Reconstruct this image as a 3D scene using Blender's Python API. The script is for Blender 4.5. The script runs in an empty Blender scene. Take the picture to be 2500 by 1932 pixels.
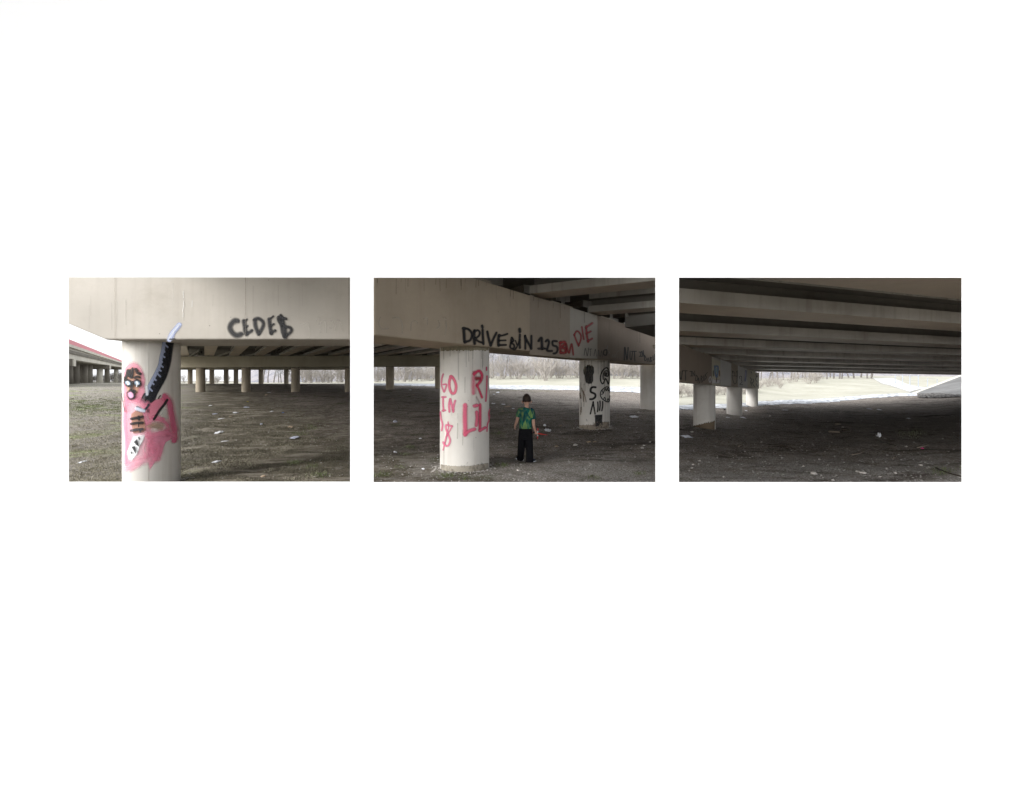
import bpy, bmesh, math, random
import numpy as np
from mathutils import Vector, Matrix, noise
R = math.radians
random.seed(7)
SC = bpy.context.scene
COL = SC.collection

# ---------------------------------------------------------------- camera, world, sun, exposure
CAMZ = 1.6                      # eye height above the trodden dirt
F, HU, HV = 1030.0, 1250.0, 930.0    # focal length, optical axis and horizon of the photograph in its own pixels
cam_d = bpy.data.cameras.new('camera'); cam = bpy.data.objects.new('camera', cam_d); COL.objects.link(cam)
cam.location = (0, 0, CAMZ); cam.rotation_euler = (R(90), 0, 0)
cam_d.sensor_fit = 'HORIZONTAL'; cam_d.sensor_width = 36.0
cam_d.lens = 36.0 * F / 2500.0
cam_d.shift_y = -(966.0 - HV) / 2500.0
cam_d.clip_start = 0.05; cam_d.clip_end = 3000
SC.camera = cam

SUN_AZ, SUN_EL = R(-126), R(29)       # behind and to the left of the camera (azimuth from +Y towards +X)
wd = bpy.data.worlds.new('World'); SC.world = wd; wd.use_nodes = True
nt = wd.node_tree; nt.nodes.clear()
sky = nt.nodes.new('ShaderNodeTexSky'); sky.sky_type = 'NISHITA'; sky.sun_disc = False
sky.sun_elevation = SUN_EL; sky.sun_rotation = SUN_AZ; sky.air_density = 1.0; sky.dust_density = 5.0; sky.ozone_density = 1.0
hsv = nt.nodes.new('ShaderNodeHueSaturation'); hsv.inputs['Saturation'].default_value = 0.22
bg = nt.nodes.new('ShaderNodeBackground'); bg.inputs['Strength'].default_value = 0.15
wo = nt.nodes.new('ShaderNodeOutputWorld')
cloud = nt.nodes.new('ShaderNodeMix'); cloud.data_type = 'RGBA'; cloud.inputs[0].default_value = 0.62     # a closed white overcast over the clear sky
cloud.inputs[7].default_value = (6.6, 6.75, 7.0, 1)
nt.links.new(sky.outputs[0], hsv.inputs['Color']); nt.links.new(hsv.outputs[0], cloud.inputs[6]); nt.links.new(cloud.outputs[2], bg.inputs['Color']); nt.links.new(bg.outputs[0], wo.inputs['Surface'])
sd = bpy.data.lights.new('sun', 'SUN'); sun = bpy.data.objects.new('sun', sd); COL.objects.link(sun)
sd.energy = 1.5; sd.angle = R(28); sd.color = (1.0, 0.99, 0.975)
sdir = Vector((math.sin(SUN_AZ) * math.cos(SUN_EL), math.cos(SUN_AZ) * math.cos(SUN_EL), math.sin(SUN_EL)))
sun.rotation_euler = sdir.to_track_quat('Z', 'Y').to_euler()
SC.view_settings.view_transform = 'Standard'; SC.view_settings.look = 'None'
SC.view_settings.exposure = 1.1; SC.view_settings.gamma = 1.0
SC.cycles.max_bounces = 8; SC.cycles.diffuse_bounces = 5; SC.cycles.transparent_max_bounces = 24

# ---------------------------------------------------------------- small helpers
def at(u, v, y):
    "point seen at pixel (u, v) of the photograph at distance y"
    return Vector(((u - HU) / F * y, y, CAMZ + (HV - v) / F * y))
def ray(u, v):
    return Vector(((u - HU) / F, 1.0, (HV - v) / F))
def tag(o, label=None, cat=None, group=None, kind=None):
    if label: o['label'] = label
    if cat: o['category'] = cat
    if group: o['group'] = group
    if kind: o['kind'] = kind
    return o
def empty(name, loc, label, cat, group=None, rz=0.0):
    o = bpy.data.objects.new(name, None); COL.objects.link(o); o.location = loc; o.rotation_euler = (0, 0, rz)
    o.empty_display_size = 0.2
    return tag(o, label, cat, group)
def mesh(name, verts, faces, mats, parent=None, smooth=False, world=True, mi=None):
    """link a mesh; verts are in world space, and are made local to the parent when there is one"""
    me = bpy.data.meshes.new(name)
    if parent is not None and world:
        inv = (Matrix.Translation(parent.location) @ parent.rotation_euler.to_matrix().to_4x4()).inverted() if parent.parent is None else \
              (Matrix.Translation(parent.parent.location) @ parent.parent.rotation_euler.to_matrix().to_4x4()).inverted()
        verts = [inv @ Vector(v) for v in verts]
    me.from_pydata([tuple(v) for v in verts], [], faces)
    if not isinstance(mats, (list, tuple)): mats = [mats]
    for m in mats: me.materials.append(m)
    if mi is not None: me.polygons.foreach_set('material_index', mi)
    if smooth: me.polygons.foreach_set('use_smooth', [True] * len(me.polygons))
    me.update()
    o = bpy.data.objects.new(name, me); COL.objects.link(o)
    if parent is not None: o.parent = parent
    return o
class MB:
    def __init__(s): s.v = []; s.f = []; s.mi = []
    def add(s, v, f, m=0):
        n = len(s.v); s.v += [Vector(p) for p in v]; s.f += [tuple(i + n for i in q) for q in f]; s.mi += [m] * len(f)
    def hexa(s, b, t, m=0):
        "b, t: four corners each, counter-clockwise from above"
        s.add(list(b) + list(t), [(3, 2, 1, 0), (4, 5, 6, 7), (0, 1, 5, 4), (1, 2, 6, 5), (2, 3, 7, 6), (3, 0, 4, 7)], m)
    def box(s, x0, x1, y0, y1, z0, z1, m=0):
        s.hexa([(x0, y0, z0), (x1, y0, z0), (x1, y1, z0), (x0, y1, z0)], [(x0, y0, z1), (x1, y0, z1), (x1, y1, z1), (x0, y1, z1)], m)
    def bar(s, a, b, w, h, m=0):
        "box from a to b, width w across, height h up"
        a = Vector(a); b = Vector(b); d = (b - a); d.z = 0; d.normalize(); n = Vector((-d.y, d.x, 0)) * w / 2; up = Vector((0, 0, h))
        s.hexa([a - n, b - n, b + n, a + n], [a - n + up, b - n + up, b + n + up, a + n + up], m)
    def tube(s, pts, rad, n=8, caps=True, m=0, squash=None):
        pts = [Vector(p) for p in pts]; base = len(s.v); k = len(pts); prev = None
        for i, p in enumerate(pts):
            d = (pts[min(i + 1, k - 1)] - pts[max(i - 1, 0)])
            if d.length < 1e-9: d = Vector((0, 0, 1))
            d.normalize()
            if prev is None:
                a = Vector((1, 0, 0)) if abs(d.x) < .8 else Vector((0, 1, 0))
            else: a = prev
            e2 = d.cross(a).normalized(); e1 = e2.cross(d).normalized(); prev = e1
            r = rad[i] if isinstance(rad, (list, tuple)) else rad
            rx, ry = r if isinstance(r, (list, tuple)) else (r, r)
            for j in range(n):
                t = 2 * math.pi * j / n
                s.v.append(p + e1 * rx * math.cos(t) + e2 * ry * math.sin(t))
        for i in range(k - 1):
            for j in range(n):
                a = base + i * n + j; b = base + i * n + (j + 1) % n
                s.f.append((a, b, b + n, a + n)); s.mi.append(m)
        if caps:
            s.f.append(tuple(base + j for j in reversed(range(n)))); s.f.append(tuple(base + (k - 1) * n + j for j in range(n))); s.mi += [m, m]
    def build(s, name, mats, parent=None, smooth=False):
        return mesh(name, s.v, s.f, mats, parent, smooth, mi=s.mi)
def bevel(o, w=0.02, seg=2):
    b = o.modifiers.new('bevel', 'BEVEL'); b.width = w; b.segments = seg; b.limit_method = 'ANGLE'; b.angle_limit = R(40); return o

# ---------------------------------------------------------------- materials
class NG:
    def __init__(s, name, rough=.85, spec=.25):
        s.m = bpy.data.materials.new(name); s.m.use_nodes = True; s.t = s.m.node_tree; s.n = s.t.nodes
        s.b = s.n['Principled BSDF']; s.b.inputs['Roughness'].default_value = rough; s.b.inputs['Specular IOR Level'].default_value = spec
        s.co = s.n.new('ShaderNodeNewGeometry').outputs['Position']
    def L(s, a, b): s.t.links.new(a, b)
    def map(s, scale=(1, 1, 1), src=None):
        m = s.n.new('ShaderNodeMapping'); m.inputs['Scale'].default_value = scale; s.L(src or s.co, m.inputs[0]); return m.outputs[0]
    def noise(s, scale, detail=6, rough=.6, vec=None, dist=0.0):
        q = s.n.new('ShaderNodeTexNoise'); q.inputs['Scale'].default_value = scale; q.inputs['Detail'].default_value = detail
        q.inputs['Roughness'].default_value = rough; q.inputs['Distortion'].default_value = dist; s.L(vec or s.co, q.inputs['Vector']); return q.outputs['Fac']
    def voro(s, scale, vec=None, feat='F1'):
        q = s.n.new('ShaderNodeTexVoronoi'); q.feature = feat; q.inputs['Scale'].default_value = scale; s.L(vec or s.co, q.inputs['Vector']); return q
    def ramp(s, fac, stops):
        q = s.n.new('ShaderNodeValToRGB'); e = q.color_ramp.elements
        while len(e) < len(stops): e.new(0.5)
        for i, (p, c) in enumerate(stops):
            e[i].position = p; e[i].color = (c[0], c[1], c[2], 1) if isinstance(c, (tuple, list)) else (c, c, c, 1)
        s.L(fac, q.inputs[0]); return q.outputs[0]
    def mix(s, fac, a, b, blend='MIX'):
        q = s.n.new('ShaderNodeMix'); q.data_type = 'RGBA'; q.blend_type = blend; q.clamp_factor = True
        for k, x in ((0, fac), (6, a), (7, b)):
            if isinstance(x, (int, float)): q.inputs[k].default_value = x if k == 0 else (x, x, x, 1)
            elif isinstance(x, (tuple, list)): q.inputs[k].default_value = (x[0], x[1], x[2], 1)
            else: s.L(x, q.inputs[k])
        return q.outputs[2]
    def math(s, op, a, b=0.0):
        q = s.n.new('ShaderNodeMath'); q.operation = op
        for k, x in ((0, a), (1, b)):
            if isinstance(x, (int, float)): q.inputs[k].default_value = x
            else: s.L(x, q.inputs[k])
        return q.outputs[0]
    def attr(s, name):
        q = s.n.new('ShaderNodeAttribute'); q.attribute_name = name; return q
    def sep(s):
        q = s.n.new('ShaderNodeSeparateXYZ'); s.L(s.co, q.inputs[0]); return q.outputs
    def bump(s, h, st=.3, dist=.02):
        q = s.n.new('ShaderNodeBump'); q.inputs['Strength'].default_value = st; q.inputs['Distance'].default_value = dist
        s.L(h, q.inputs['Height']); s.L(q.outputs[0], s.b.inputs['Normal'])
    def base(s, c):
        if isinstance(c, (tuple, list)): s.b.inputs['Base Color'].default_value = (c[0], c[1], c[2], 1)
        else: s.L(c, s.b.inputs['Base Color'])
        return s.m
def sc(c, k): return tuple(min(1, x * k) for x in c)
def concrete(name, c, var=.16, stain=.25, pits=True, scale=1.0, streaks=.15):
    g = NG(name, .88, .2)
    n1 = g.noise(.55 * scale, 4, .55); n2 = g.noise(9 * scale, 8, .7)
    col = g.mix(g.ramp(n1, [(.3, 0), (.7, 1)]), sc(c, 1 - var), sc(c, 1 + var * .6))
    col = g.mix(g.ramp(n2, [(.35, 0.0), (.75, .35)]), col, sc(c, .82))
    st = g.noise(2.2 * scale, 5, .6, g.map((3.0, 3.0, .16)))
    col = g.mix(g.math('MULTIPLY', g.ramp(st, [(.52, 0), (.75, 1)]), streaks), col, sc((c[0], c[1] * .9, c[2] * .78), .5))
    st2 = g.noise(1.1 * scale, 6, .7, g.map((1.0, 1.0, 1.6)))
    col = g.mix(g.math('MULTIPLY', g.ramp(st2, [(.55, 0), (.72, 1)]), stain), col, sc((c[0], c[1] * .93, c[2] * .85), .62))
    if pits:
        v = g.voro(5.0); pit = g.ramp(v.outputs['Distance'], [(.035, 1), (.06, 0)])
        rnd = g.n.new('ShaderNodeSeparateColor'); g.L(v.outputs['Color'], rnd.inputs[0])
        pm = g.math('MULTIPLY', pit, g.ramp(rnd.outputs[0], [(.55, 0), (.6, .8)]))
        col = g.mix(pm, col, sc(c, .35))
    g.bump(n2, .12, .01)
    return g.base(col)
M = {}
M['beam'] = concrete('painted_beam_concrete', (.47, .44, .395))
M['column'] = concrete('column_concrete', (.70, .675, .63), streaks=.4, stain=.3)
M['beam2'] = concrete('brown_painted_beam_concrete', (.44, .37, .285))
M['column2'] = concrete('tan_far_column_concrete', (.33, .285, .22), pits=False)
M['beam3'] = concrete('shade_dimmed_far_beam', (.30, .27, .20), pits=False)  # same concrete as the near caps, under-bridge shade put into the colour
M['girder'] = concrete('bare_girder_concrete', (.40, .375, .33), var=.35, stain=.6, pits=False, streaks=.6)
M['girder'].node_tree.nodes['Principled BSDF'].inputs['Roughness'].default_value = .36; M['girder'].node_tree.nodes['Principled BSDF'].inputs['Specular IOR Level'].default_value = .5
M['shade_dark'] = concrete('shade_darkened_concrete', (.18, .165, .14), var=.3, stain=.5, pits=False)  # girder recess shade put into the colour, also used under the second overpass
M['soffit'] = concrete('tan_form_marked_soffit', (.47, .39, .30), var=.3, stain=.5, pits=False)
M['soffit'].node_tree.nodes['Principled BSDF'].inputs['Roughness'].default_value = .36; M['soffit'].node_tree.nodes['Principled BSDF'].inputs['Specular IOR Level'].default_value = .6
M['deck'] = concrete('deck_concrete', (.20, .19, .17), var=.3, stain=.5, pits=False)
M['far'] = concrete('far_bridge_concrete', (.56, .535, .47), pits=False)
M['paving'] = concrete('slope_paving_concrete', (.17, .17, .168), var=.4, stain=.8, pits=False, streaks=.5)  # shade of the deck put into this dark tone and its stains
M['channel'] = concrete('channel_concrete', (.50, .50, .49), pits=False)
def simple(name, c, rough=.7, var=.15, scale=30, spec=.3):
    g = NG(name, rough, spec); n = g.noise(scale, 4, .6)
    return g.base(g.mix(g.ramp(n, [(.3, 0), (.7, 1)]), sc(c, 1 - var), sc(c, 1 + var)))
M['pad'] = simple('bearing_pad_rubber', (.03, .03, .03))
M['seat'] = simple('bearing_seat_mortar', (.30, .26, .2))
M['patch_brown'] = concrete('cover_paint_brown', (.34, .29, .235), var=.08, stain=.1)
M['patch_grey'] = concrete('cover_paint_grey', (.40, .375, .33), var=.08, stain=.1)
M['patch_dark'] = concrete('cover_paint_umber', (.25, .205, .165), var=.08, stain=.1)
M['patch_pale'] = concrete('cover_paint_pale', (.52, .51, .49), var=.08, stain=.1)
M['patch_cream'] = concrete('cover_paint_cream', (.50, .47, .38), var=.08, stain=.1)
M['red_rail'] = simple('faded_red_parapet_paint', (.62, .24, .27), var=.06, scale=3)
M['bark'] = simple('pale_bark', (.37, .37, .385), var=.3, scale=8)
M['trunk'] = simple('dark_trunk_bark', (.17, .155, .145), var=.3, scale=8)
M['bark2'] = simple('brown_twigs', (.31, .285, .26), var=.3, scale=8)
M['bark3'] = simple('grey_green_twigs', (.22, .24, .21), var=.3, scale=8)
M['page_wall'] = simple('white_wall_paint', (.95, .95, .95), rough=.95, var=.002, scale=3, spec=.05)
M['post'] = simple('galvanised_steel', (.33, .36, .40), rough=.5)

def spray_mat():
    g = NG('spray_paint', .6, .3)
    a = g.attr('Col'); g.L(a.outputs['Color'], g.b.inputs['Base Color'])
    tr = g.n.new('ShaderNodeBsdfTransparent'); mx = g.n.new('ShaderNodeMixShader')
    n = g.noise(60, 4, .7)
    al = g.math('MULTIPLY', a.outputs['Alpha'], g.ramp(n, [(.25, .78), (.6, 1)]))
    g.L(al, mx.inputs[0]); g.L(tr.outputs[0], mx.inputs[1]); g.L(g.b.outputs[0], mx.inputs[2])
    out = [x for x in g.n if x.type == 'OUTPUT_MATERIAL'][0]; g.L(mx.outputs[0], out.inputs['Surface'])
    return g.m
M['spray'] = spray_mat()

# ---------------------------------------------------------------- the lie of the land
_cp = [  # x, y, drop below the camera
    (-6.5, 7.2, 1.86), (-9, 8, 1.88), (-4, 6.5, 1.78), (-2.6, 8, 1.72), (0, 2, 1.62), (-3, 2, 1.7), (3, 2, 1.62),
    (-.93, 7.8, 1.69), (.28, 8.8, 1.67), (1.3, 8, 1.66), (2.62, 12.9, 1.49), (6.06, 17.9, 1.23), (0, 14, 1.5),
    (-27, 36, .98), (-18.7, 36, .98), (-14, 36, .95), (-10.6, 36, .74), (-3, 38, .72), (-12, 20, 1.4), (-5, 20, 1.3),
    (0, 46, .88), (12, 44, .92), (-40, 60, .45), (-30, 60, .45), (-20, 60, .43), (-62, 70, .42), (-85, 100, .55),
    (-12, 12, 1.72), (-25, 25, 1.2), (-35, 38, .8), (-55, 55, .45),
    (6.38, 13.7, 1.556), (10.7, 20, 1.63), (15.3, 26.6, 1.61), (4, 7, 1.6), (8, 8, 1.62), (12, 12, 1.6), (30, 31, 1.57), (20, 31, 1.55), (30, 45, 1.45), (36.5, 38, 1.15), (38, 34, 1.25), (42, 46, .95),
    (0, 54, .56), (15, 53, .56), (-10, 62, .3), (0, 80, -.47), (25, 80, -.47), (13.4, 34, 1.45), (20, 40, 1.25), (24, 46, .75), (30, 60, .05), (44, 60, .1), (50, 56, .6), (56, 62, .7), (60, 56, 1.1),
    (62, 75, -.3), (44, 72, .05), (32, 75, 0), (-30, 90, .2), (0, 130, -2), (70, 110, -.8), (100, 110, -1.5), (-90, 150, 0.2), (120, 60, .5), (60, 30, 1.5)]
def _q(x, y):
    yy = np.maximum(y, 3.0); return x / yy * 1.6, np.log(yy + .3 * (np.maximum(3 - y, 0)))
def _phi(r): return r * r * np.log(r + 1e-9)
_c = np.array(_cp); _qx, _qy = _q(_c[:, 0], _c[:, 1]); _n = len(_c)
_K = _phi(np.hypot(_qx[:, None] - _qx[None], _qy[:, None] - _qy[None])) + np.eye(_n) * .002
_P = np.stack([np.ones(_n), _qx, _qy], 1)
_A = np.block([[_K, _P], [_P.T, np.zeros((3, 3))]])
_w = np.linalg.solve(_A, np.concatenate([_c[:, 2], np.zeros(3)]))
def H(x, y):
    x = np.atleast_1d(np.asarray(x, float)); y = np.atleast_1d(np.asarray(y, float))
    x = np.clip(x, -1.5 * np.maximum(y, 3), 1.5 * np.maximum(y, 3)); y = np.clip(y, 1.5, 150)
    qx, qy = _q(x, y)
    k = _phi(np.hypot(qx[..., None] - _qx, qy[..., None] - _qy))
    h = k @ _w[:_n] + _w[_n] + _w[_n + 1] * qx + _w[_n + 2] * qy
    return CAMZ - np.clip(h, -4, 2.1)
_gx = np.arange(-110, 110.1, .5); _gy = np.arange(1.5, 130.1, .5); _gH = np.array([H(_gx, np.full_like(_gx, yy)) for yy in _gy])
def relief(x, y):
    f = min(1, max(0, (60 - y) / 30))
    return f * (.055 * noise.noise((x * .7, y * .9, 0)) + .03 * noise.noise((x * 1.9, y * 2.3, 4)) - .03 * max(0, .25 - abs(noise.noise((x * .5 + .3 * y, y * .35, 9)))) * 4)
def Hs(x, y):
    i = (x + 110) / .5; j = (y - 1.5) / .5
    if 0 <= i < len(_gx) - 1 and 0 <= j < len(_gy) - 1:
        a, b = int(i), int(j); u, v = i - a, j - b
        r = float((_gH[b, a] * (1 - u) + _gH[b, a + 1] * u) * (1 - v) + (_gH[b + 1, a] * (1 - u) + _gH[b + 1, a + 1] * u) * v)
    else: r = float(H(x, y)[0])
    return r + relief(x, y)
def ghit(u, v):
    d = ray(u, v); y = 3.0; py = 3.0
    while y < 200:
        if CAMZ + d.z * y < Hs(d.x * y, y): break
        py = y; y *= 1.03
    lo, hi = py, y
    for _ in range(14):
        m = (lo + hi) / 2
        if CAMZ + d.z * m < Hs(d.x * m, m): hi = m
        else: lo = m
    return Vector((d.x * hi, hi, Hs(d.x * hi, hi)))

def axis_steps(lo, hi, dense_lo, dense_hi, step, grow):
    a = [dense_lo]
    while a[-1] < dense_hi: a.append(a[-1] + step)
    s = step
    while a[-1] < hi: s *= grow; a.append(min(hi, a[-1] + s))
    s = step
    while a[0] > lo: s *= grow; a.insert(0, max(lo, a[0] - s))
    return a
def sheet(name, xs, ys, off, mat, keep=None):
    V = []; idx = {}; Fc = []
    X, Y = np.meshgrid(xs, ys); Z = np.array([H(X[i], Y[i]) for i in range(len(ys))])
    for j in range(len(ys)):
        for i in range(len(xs)):
            x, y = X[j, i], Y[j, i]
            z = Z[j, i] + relief(x, y) + off
            if y < 22 and y > 2: z += .014 * noise.noise((x * 4, y * 4, 3))
            V.append((x, y, z))
    nx = len(xs)
    for j in range(len(ys) - 1):
        for i in range(nx - 1):
            Fc.append((j * nx + i, j * nx + i + 1, (j + 1) * nx + i + 1, (j + 1) * nx + i))
    return mesh(name, V, Fc, mat, smooth=True)

def ground_mat():
    g = NG('trampled_dirt', .95, .1)
    x, y, z = g.sep()
    fine = g.noise(26, 8, .75); mid = g.noise(3.5, 6, .65); big = g.noise(.45, 4, .6); strat = g.noise(1.3, 6, .6, g.map((.5, 1.6, 1)))
    dirt = g.mix(g.ramp(mid, [(.3, 0), (.72, 1)]), (.070, .053, .041), (.24, .205, .172))
    dirt = g.mix(g.ramp(fine, [(.49, 0), (.57, .8)]), dirt, (.40, .38, .355))
    dirt = g.mix(g.ramp(g.noise(1.6, 7, .7), [(.6, 0), (.72, .5)]), dirt, (.13, .075, .045))      # rusty leaf litter
    speck = g.voro(21); sr = g.n.new('ShaderNodeSeparateColor'); g.L(speck.outputs['Color'], sr.inputs[0])
    peb = g.math('MULTIPLY', g.ramp(speck.outputs['Distance'], [(.16, 1), (.24, 0)]), g.ramp(sr.outputs[0], [(.86, 0), (.9, 1)]))
    dirt = g.mix(peb, dirt, (.45, .43, .41))
    # dry turf on the open left side
    gf = g.noise(38, 8, .8); gr = g.mix(g.ramp(gf, [(.42, 0), (.58, 1)]), (.085, .078, .07), (.40, .37, .33))
    gr = g.mix(g.ramp(g.noise(.5, 6, .7, g.map((.8, 1.6, 1))), [(.52, 0), (.66, .75)]), gr, (.22, .27, .10))
    gr = g.mix(g.ramp(mid, [(.45, 0), (.8, .5)]), gr, (.36, .33, .27))
    shade_turf = g.mix(g.ramp(gf, [(.42, 0), (.58, 1)]), (.025, .022, .014), (.165, .145, .112))  # turf under the deck, colour darkened in place of shade
    shade_turf = g.mix(g.ramp(strat, [(.50, 0), (.62, .85)]), shade_turf, (.24, .215, .175)); shade_turf = g.mix(g.ramp(g.noise(.8, 6, .7, g.map((.7, 1.8, 1)), .8), [(.36, .7), (.48, 0)]), shade_turf, (.035, .032, .02))
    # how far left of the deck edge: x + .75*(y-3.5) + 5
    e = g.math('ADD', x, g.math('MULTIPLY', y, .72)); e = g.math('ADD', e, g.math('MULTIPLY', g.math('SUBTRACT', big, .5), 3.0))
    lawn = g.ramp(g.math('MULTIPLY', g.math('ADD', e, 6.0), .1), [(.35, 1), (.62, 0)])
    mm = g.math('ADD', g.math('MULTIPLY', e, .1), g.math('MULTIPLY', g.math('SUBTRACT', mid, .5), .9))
    shade_turf_mask = g.ramp(mm, [(.30, 1), (.60, 0)])
    lit_apron = g.ramp(g.math('ADD', g.math('MULTIPLY', y, .1), g.math('MULTIPLY', g.math('SUBTRACT', g.noise(.8, 6, .7), .5), .9)), [(.70, 1), (1.12, 0)])  # pale grit near the camera, the brighter light there put into the colour
    lit_apron = g.math('MULTIPLY', lit_apron, g.ramp(g.math('ADD', g.math('MULTIPLY', x, .1), .6), [(.18, 0), (.32, 1)]))
    grit = g.mix(g.ramp(g.noise(34, 6, .8), [(.42, 0), (.58, 1)]), (.13, .12, .11), (.55, .53, .50))
    dirt = g.mix(g.math('MULTIPLY', lit_apron, .75), dirt, grit)
    rut = g.noise(.7, 7, .72, g.map((.7, 2.0, 1)), .8)
    dirt = g.mix(g.ramp(rut, [(.36, .75), (.47, 0)]), dirt, (.055, .042, .032))
    dirt = g.mix(g.ramp(rut, [(.56, 0), (.70, .55)]), dirt, (.36, .33, .295))
    tuft = g.math('MULTIPLY', g.ramp(g.noise(.9, 7, .75), [(.57, 0), (.63, .8)]), g.ramp(g.math('MULTIPLY', x, .1), [(.1, 1), (.35, .2)]))
    c = g.mix(tuft, dirt, (.085, .088, .045))
    c = g.mix(shade_turf_mask, c, shade_turf); c = g.mix(lawn, c, gr)
    g.bump(g.math('ADD', g.math('MULTIPLY', fine, .6), mid), .9, .06)
    return g.base(c)
M['ground'] = ground_mat()
xs = axis_steps(-260, 320, -13, 14, .22, 1.045); ys = axis_steps(-40, 420, 3, 30, .25, 1.05)
dirt = tag(sheet('dirt_ground', xs, ys, 0, M['ground']), 'dark trodden dirt ground under the bridge turning to dry turf at the left', kind='structure')

# pale stone strip and bright winter grass beyond the bridge
def strip(name, near, far, off, mat, nrow=6, wob=.4):
    V = []; Fc = []; N = 240
    def samp(pl, s):
        L = [0]
        for a, b in zip(pl, pl[1:]): L.append(L[-1] + math.hypot(b[0] - a[0], b[1] - a[1]))
        d = s * L[-1]
        for i in range(len(pl) - 1):
            if d <= L[i + 1] + 1e-9:
                t = (d - L[i]) / max(1e-9, L[i + 1] - L[i]); return (pl[i][0] + (pl[i + 1][0] - pl[i][0]) * t, pl[i][1] + (pl[i + 1][1] - pl[i][1]) * t)
        return pl[-1][:2]
    for i in range(N + 1):
        a = samp(near, i / N); b = samp(far, i / N)
        w = wob * noise.noise((a[0] * .5, a[1] * .5, 1)) + .3 * wob * noise.noise((a[0] * 2.2, a[1] * 2.2, 5))
        for j in range(nrow + 1):
            t = j / nrow; x = a[0] + (b[0] - a[0]) * t; y = a[1] + (b[1] - a[1]) * t + w * (1 - t)
            V.append((x, y, Hs(x, y) + off - (.06 if j == 0 else 0)))
    for i in range(N):
        for j in range(nrow):
            p = i * (nrow + 1) + j; Fc.append((p, p + nrow + 1, p + nrow + 2, p + 1))
    return mesh(name, V, Fc, mat, smooth=True)
npx = [(890, 942), (960, 942), (1060, 944), (1200, 950), (1300, 951), (1400, 953), (1489, 956), (1570, 960), (1657, 1001), (1700, 1000), (1760, 998), (1849, 992), (2010, 984), (2080, 977), (2171, 969.5), (2237, 967)]
fpx = [(890, 938), (960, 938), (1060, 939), (1200, 942), (1300, 943), (1400, 944), (1489, 945.5), (1570, 947), (1657, 993.5), (1700, 992), (1747, 990), (1849, 983), (1990, 977), (2080, 970), (2171, 964), (2237, 961)]
near = [ghit(*p) for p in npx]; far = [ghit(*p) for p in fpx]
def gravel_mat():
    g = NG('pale_crushed_stone', .9, .2); v = g.voro(4.5)
    sr = g.n.new('ShaderNodeSeparateColor'); g.L(v.outputs['Color'], sr.inputs[0])
    c = g.ramp(sr.outputs[0], [(0, (.16, .17, .19)), (.5, (.42, .44, .47)), (1, (.68, .69, .71))])
    g.bump(v.outputs['Distance'], .6, .05); return g.base(c)
M['gravel'] = gravel_mat()
def field_mat():
    g = NG('bleached_winter_grass', .95, .1)
    n = g.noise(.25, 7, .7); f = g.noise(6, 6, .7, g.map((1, .4, 1)))
    c = g.mix(g.ramp(n, [(.35, 0), (.7, 1)]), (.33, .32, .275), (.47, .455, .405))
    c = g.mix(g.ramp(f, [(.35, 0), (.7, .5)]), c, (.30, .30, .2)); g.bump(f, .5, .05); return g.base(c)
M['field'] = field_mat()
fnear = [(-95, 66), (-70, 66), (-48, 66), (-30, 64), (-20, 60)] + [(p.x, p.y) for p in far] + [(46, 46), (70, 50), (95, 55)]
ffar = [(-130, 135), (-100, 135), (-65, 135), (-40, 135), (-28, 135)] + [(p.x * 1.0 + p.x * (125 / p.y - 1), 125) for p in far] + [(130, 125), (170, 125), (220, 125)]
tag(strip('grass_field', fnear, ffar, .05, M['field'], 40, .5), 'sunlit bleached grass field rising beyond the bridge', kind='structure')
tag(strip('gravel_strip', [(p.x, p.y) for p in near], [(p.x, p.y) for p in far], .08, M['gravel'], 8, .5), 'strip of pale crushed stone between dirt and grass', kind='structure')

# far wooded hillside
def hill():
    V = []; Fc = []; nx, ny = 90, 16
    for j in range(ny):
        for i in range(nx):
            t = -.66 + 2.3 * i / (nx - 1); y = 96 + j * 9; x = t * y
            rise = min(1, max(0, (t + .66) / .22))
            z = float(H(x, y)[0]) - 1 + (j / (ny - 1)) ** .8 * 42 * rise * (1 + .15 * noise.noise((t * 4, 0, 0))) + 2.5 * noise.noise((x * .06, y * .06, 0)) * rise
            V.append((x, y, z))
    for j in range(ny - 1):
        for i in range(nx - 1):
            a = j * nx + i; Fc.append((a, a + 1, a + nx + 1, a + nx))
    g = NG('bare_wood_hillside', .95, .05)
    n = g.noise(1.4, 8, .8, g.map((1.6, 1.6, .45)), .6); b = g.noise(.08, 5, .7)
    c = g.mix(g.ramp(n, [(.38, 0), (.62, 1)]), (.10, .10, .112), (.29, .29, .325)); c = g.mix(g.ramp(b, [(.45, 0), (.7, .7)]), c, (.46, .42, .40))
    tag(mesh('wooded_hillside', V, Fc, g.base(c), smooth=True), 'pale misty hillside of bare woods beyond the grass field', kind='structure')
hill()

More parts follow.
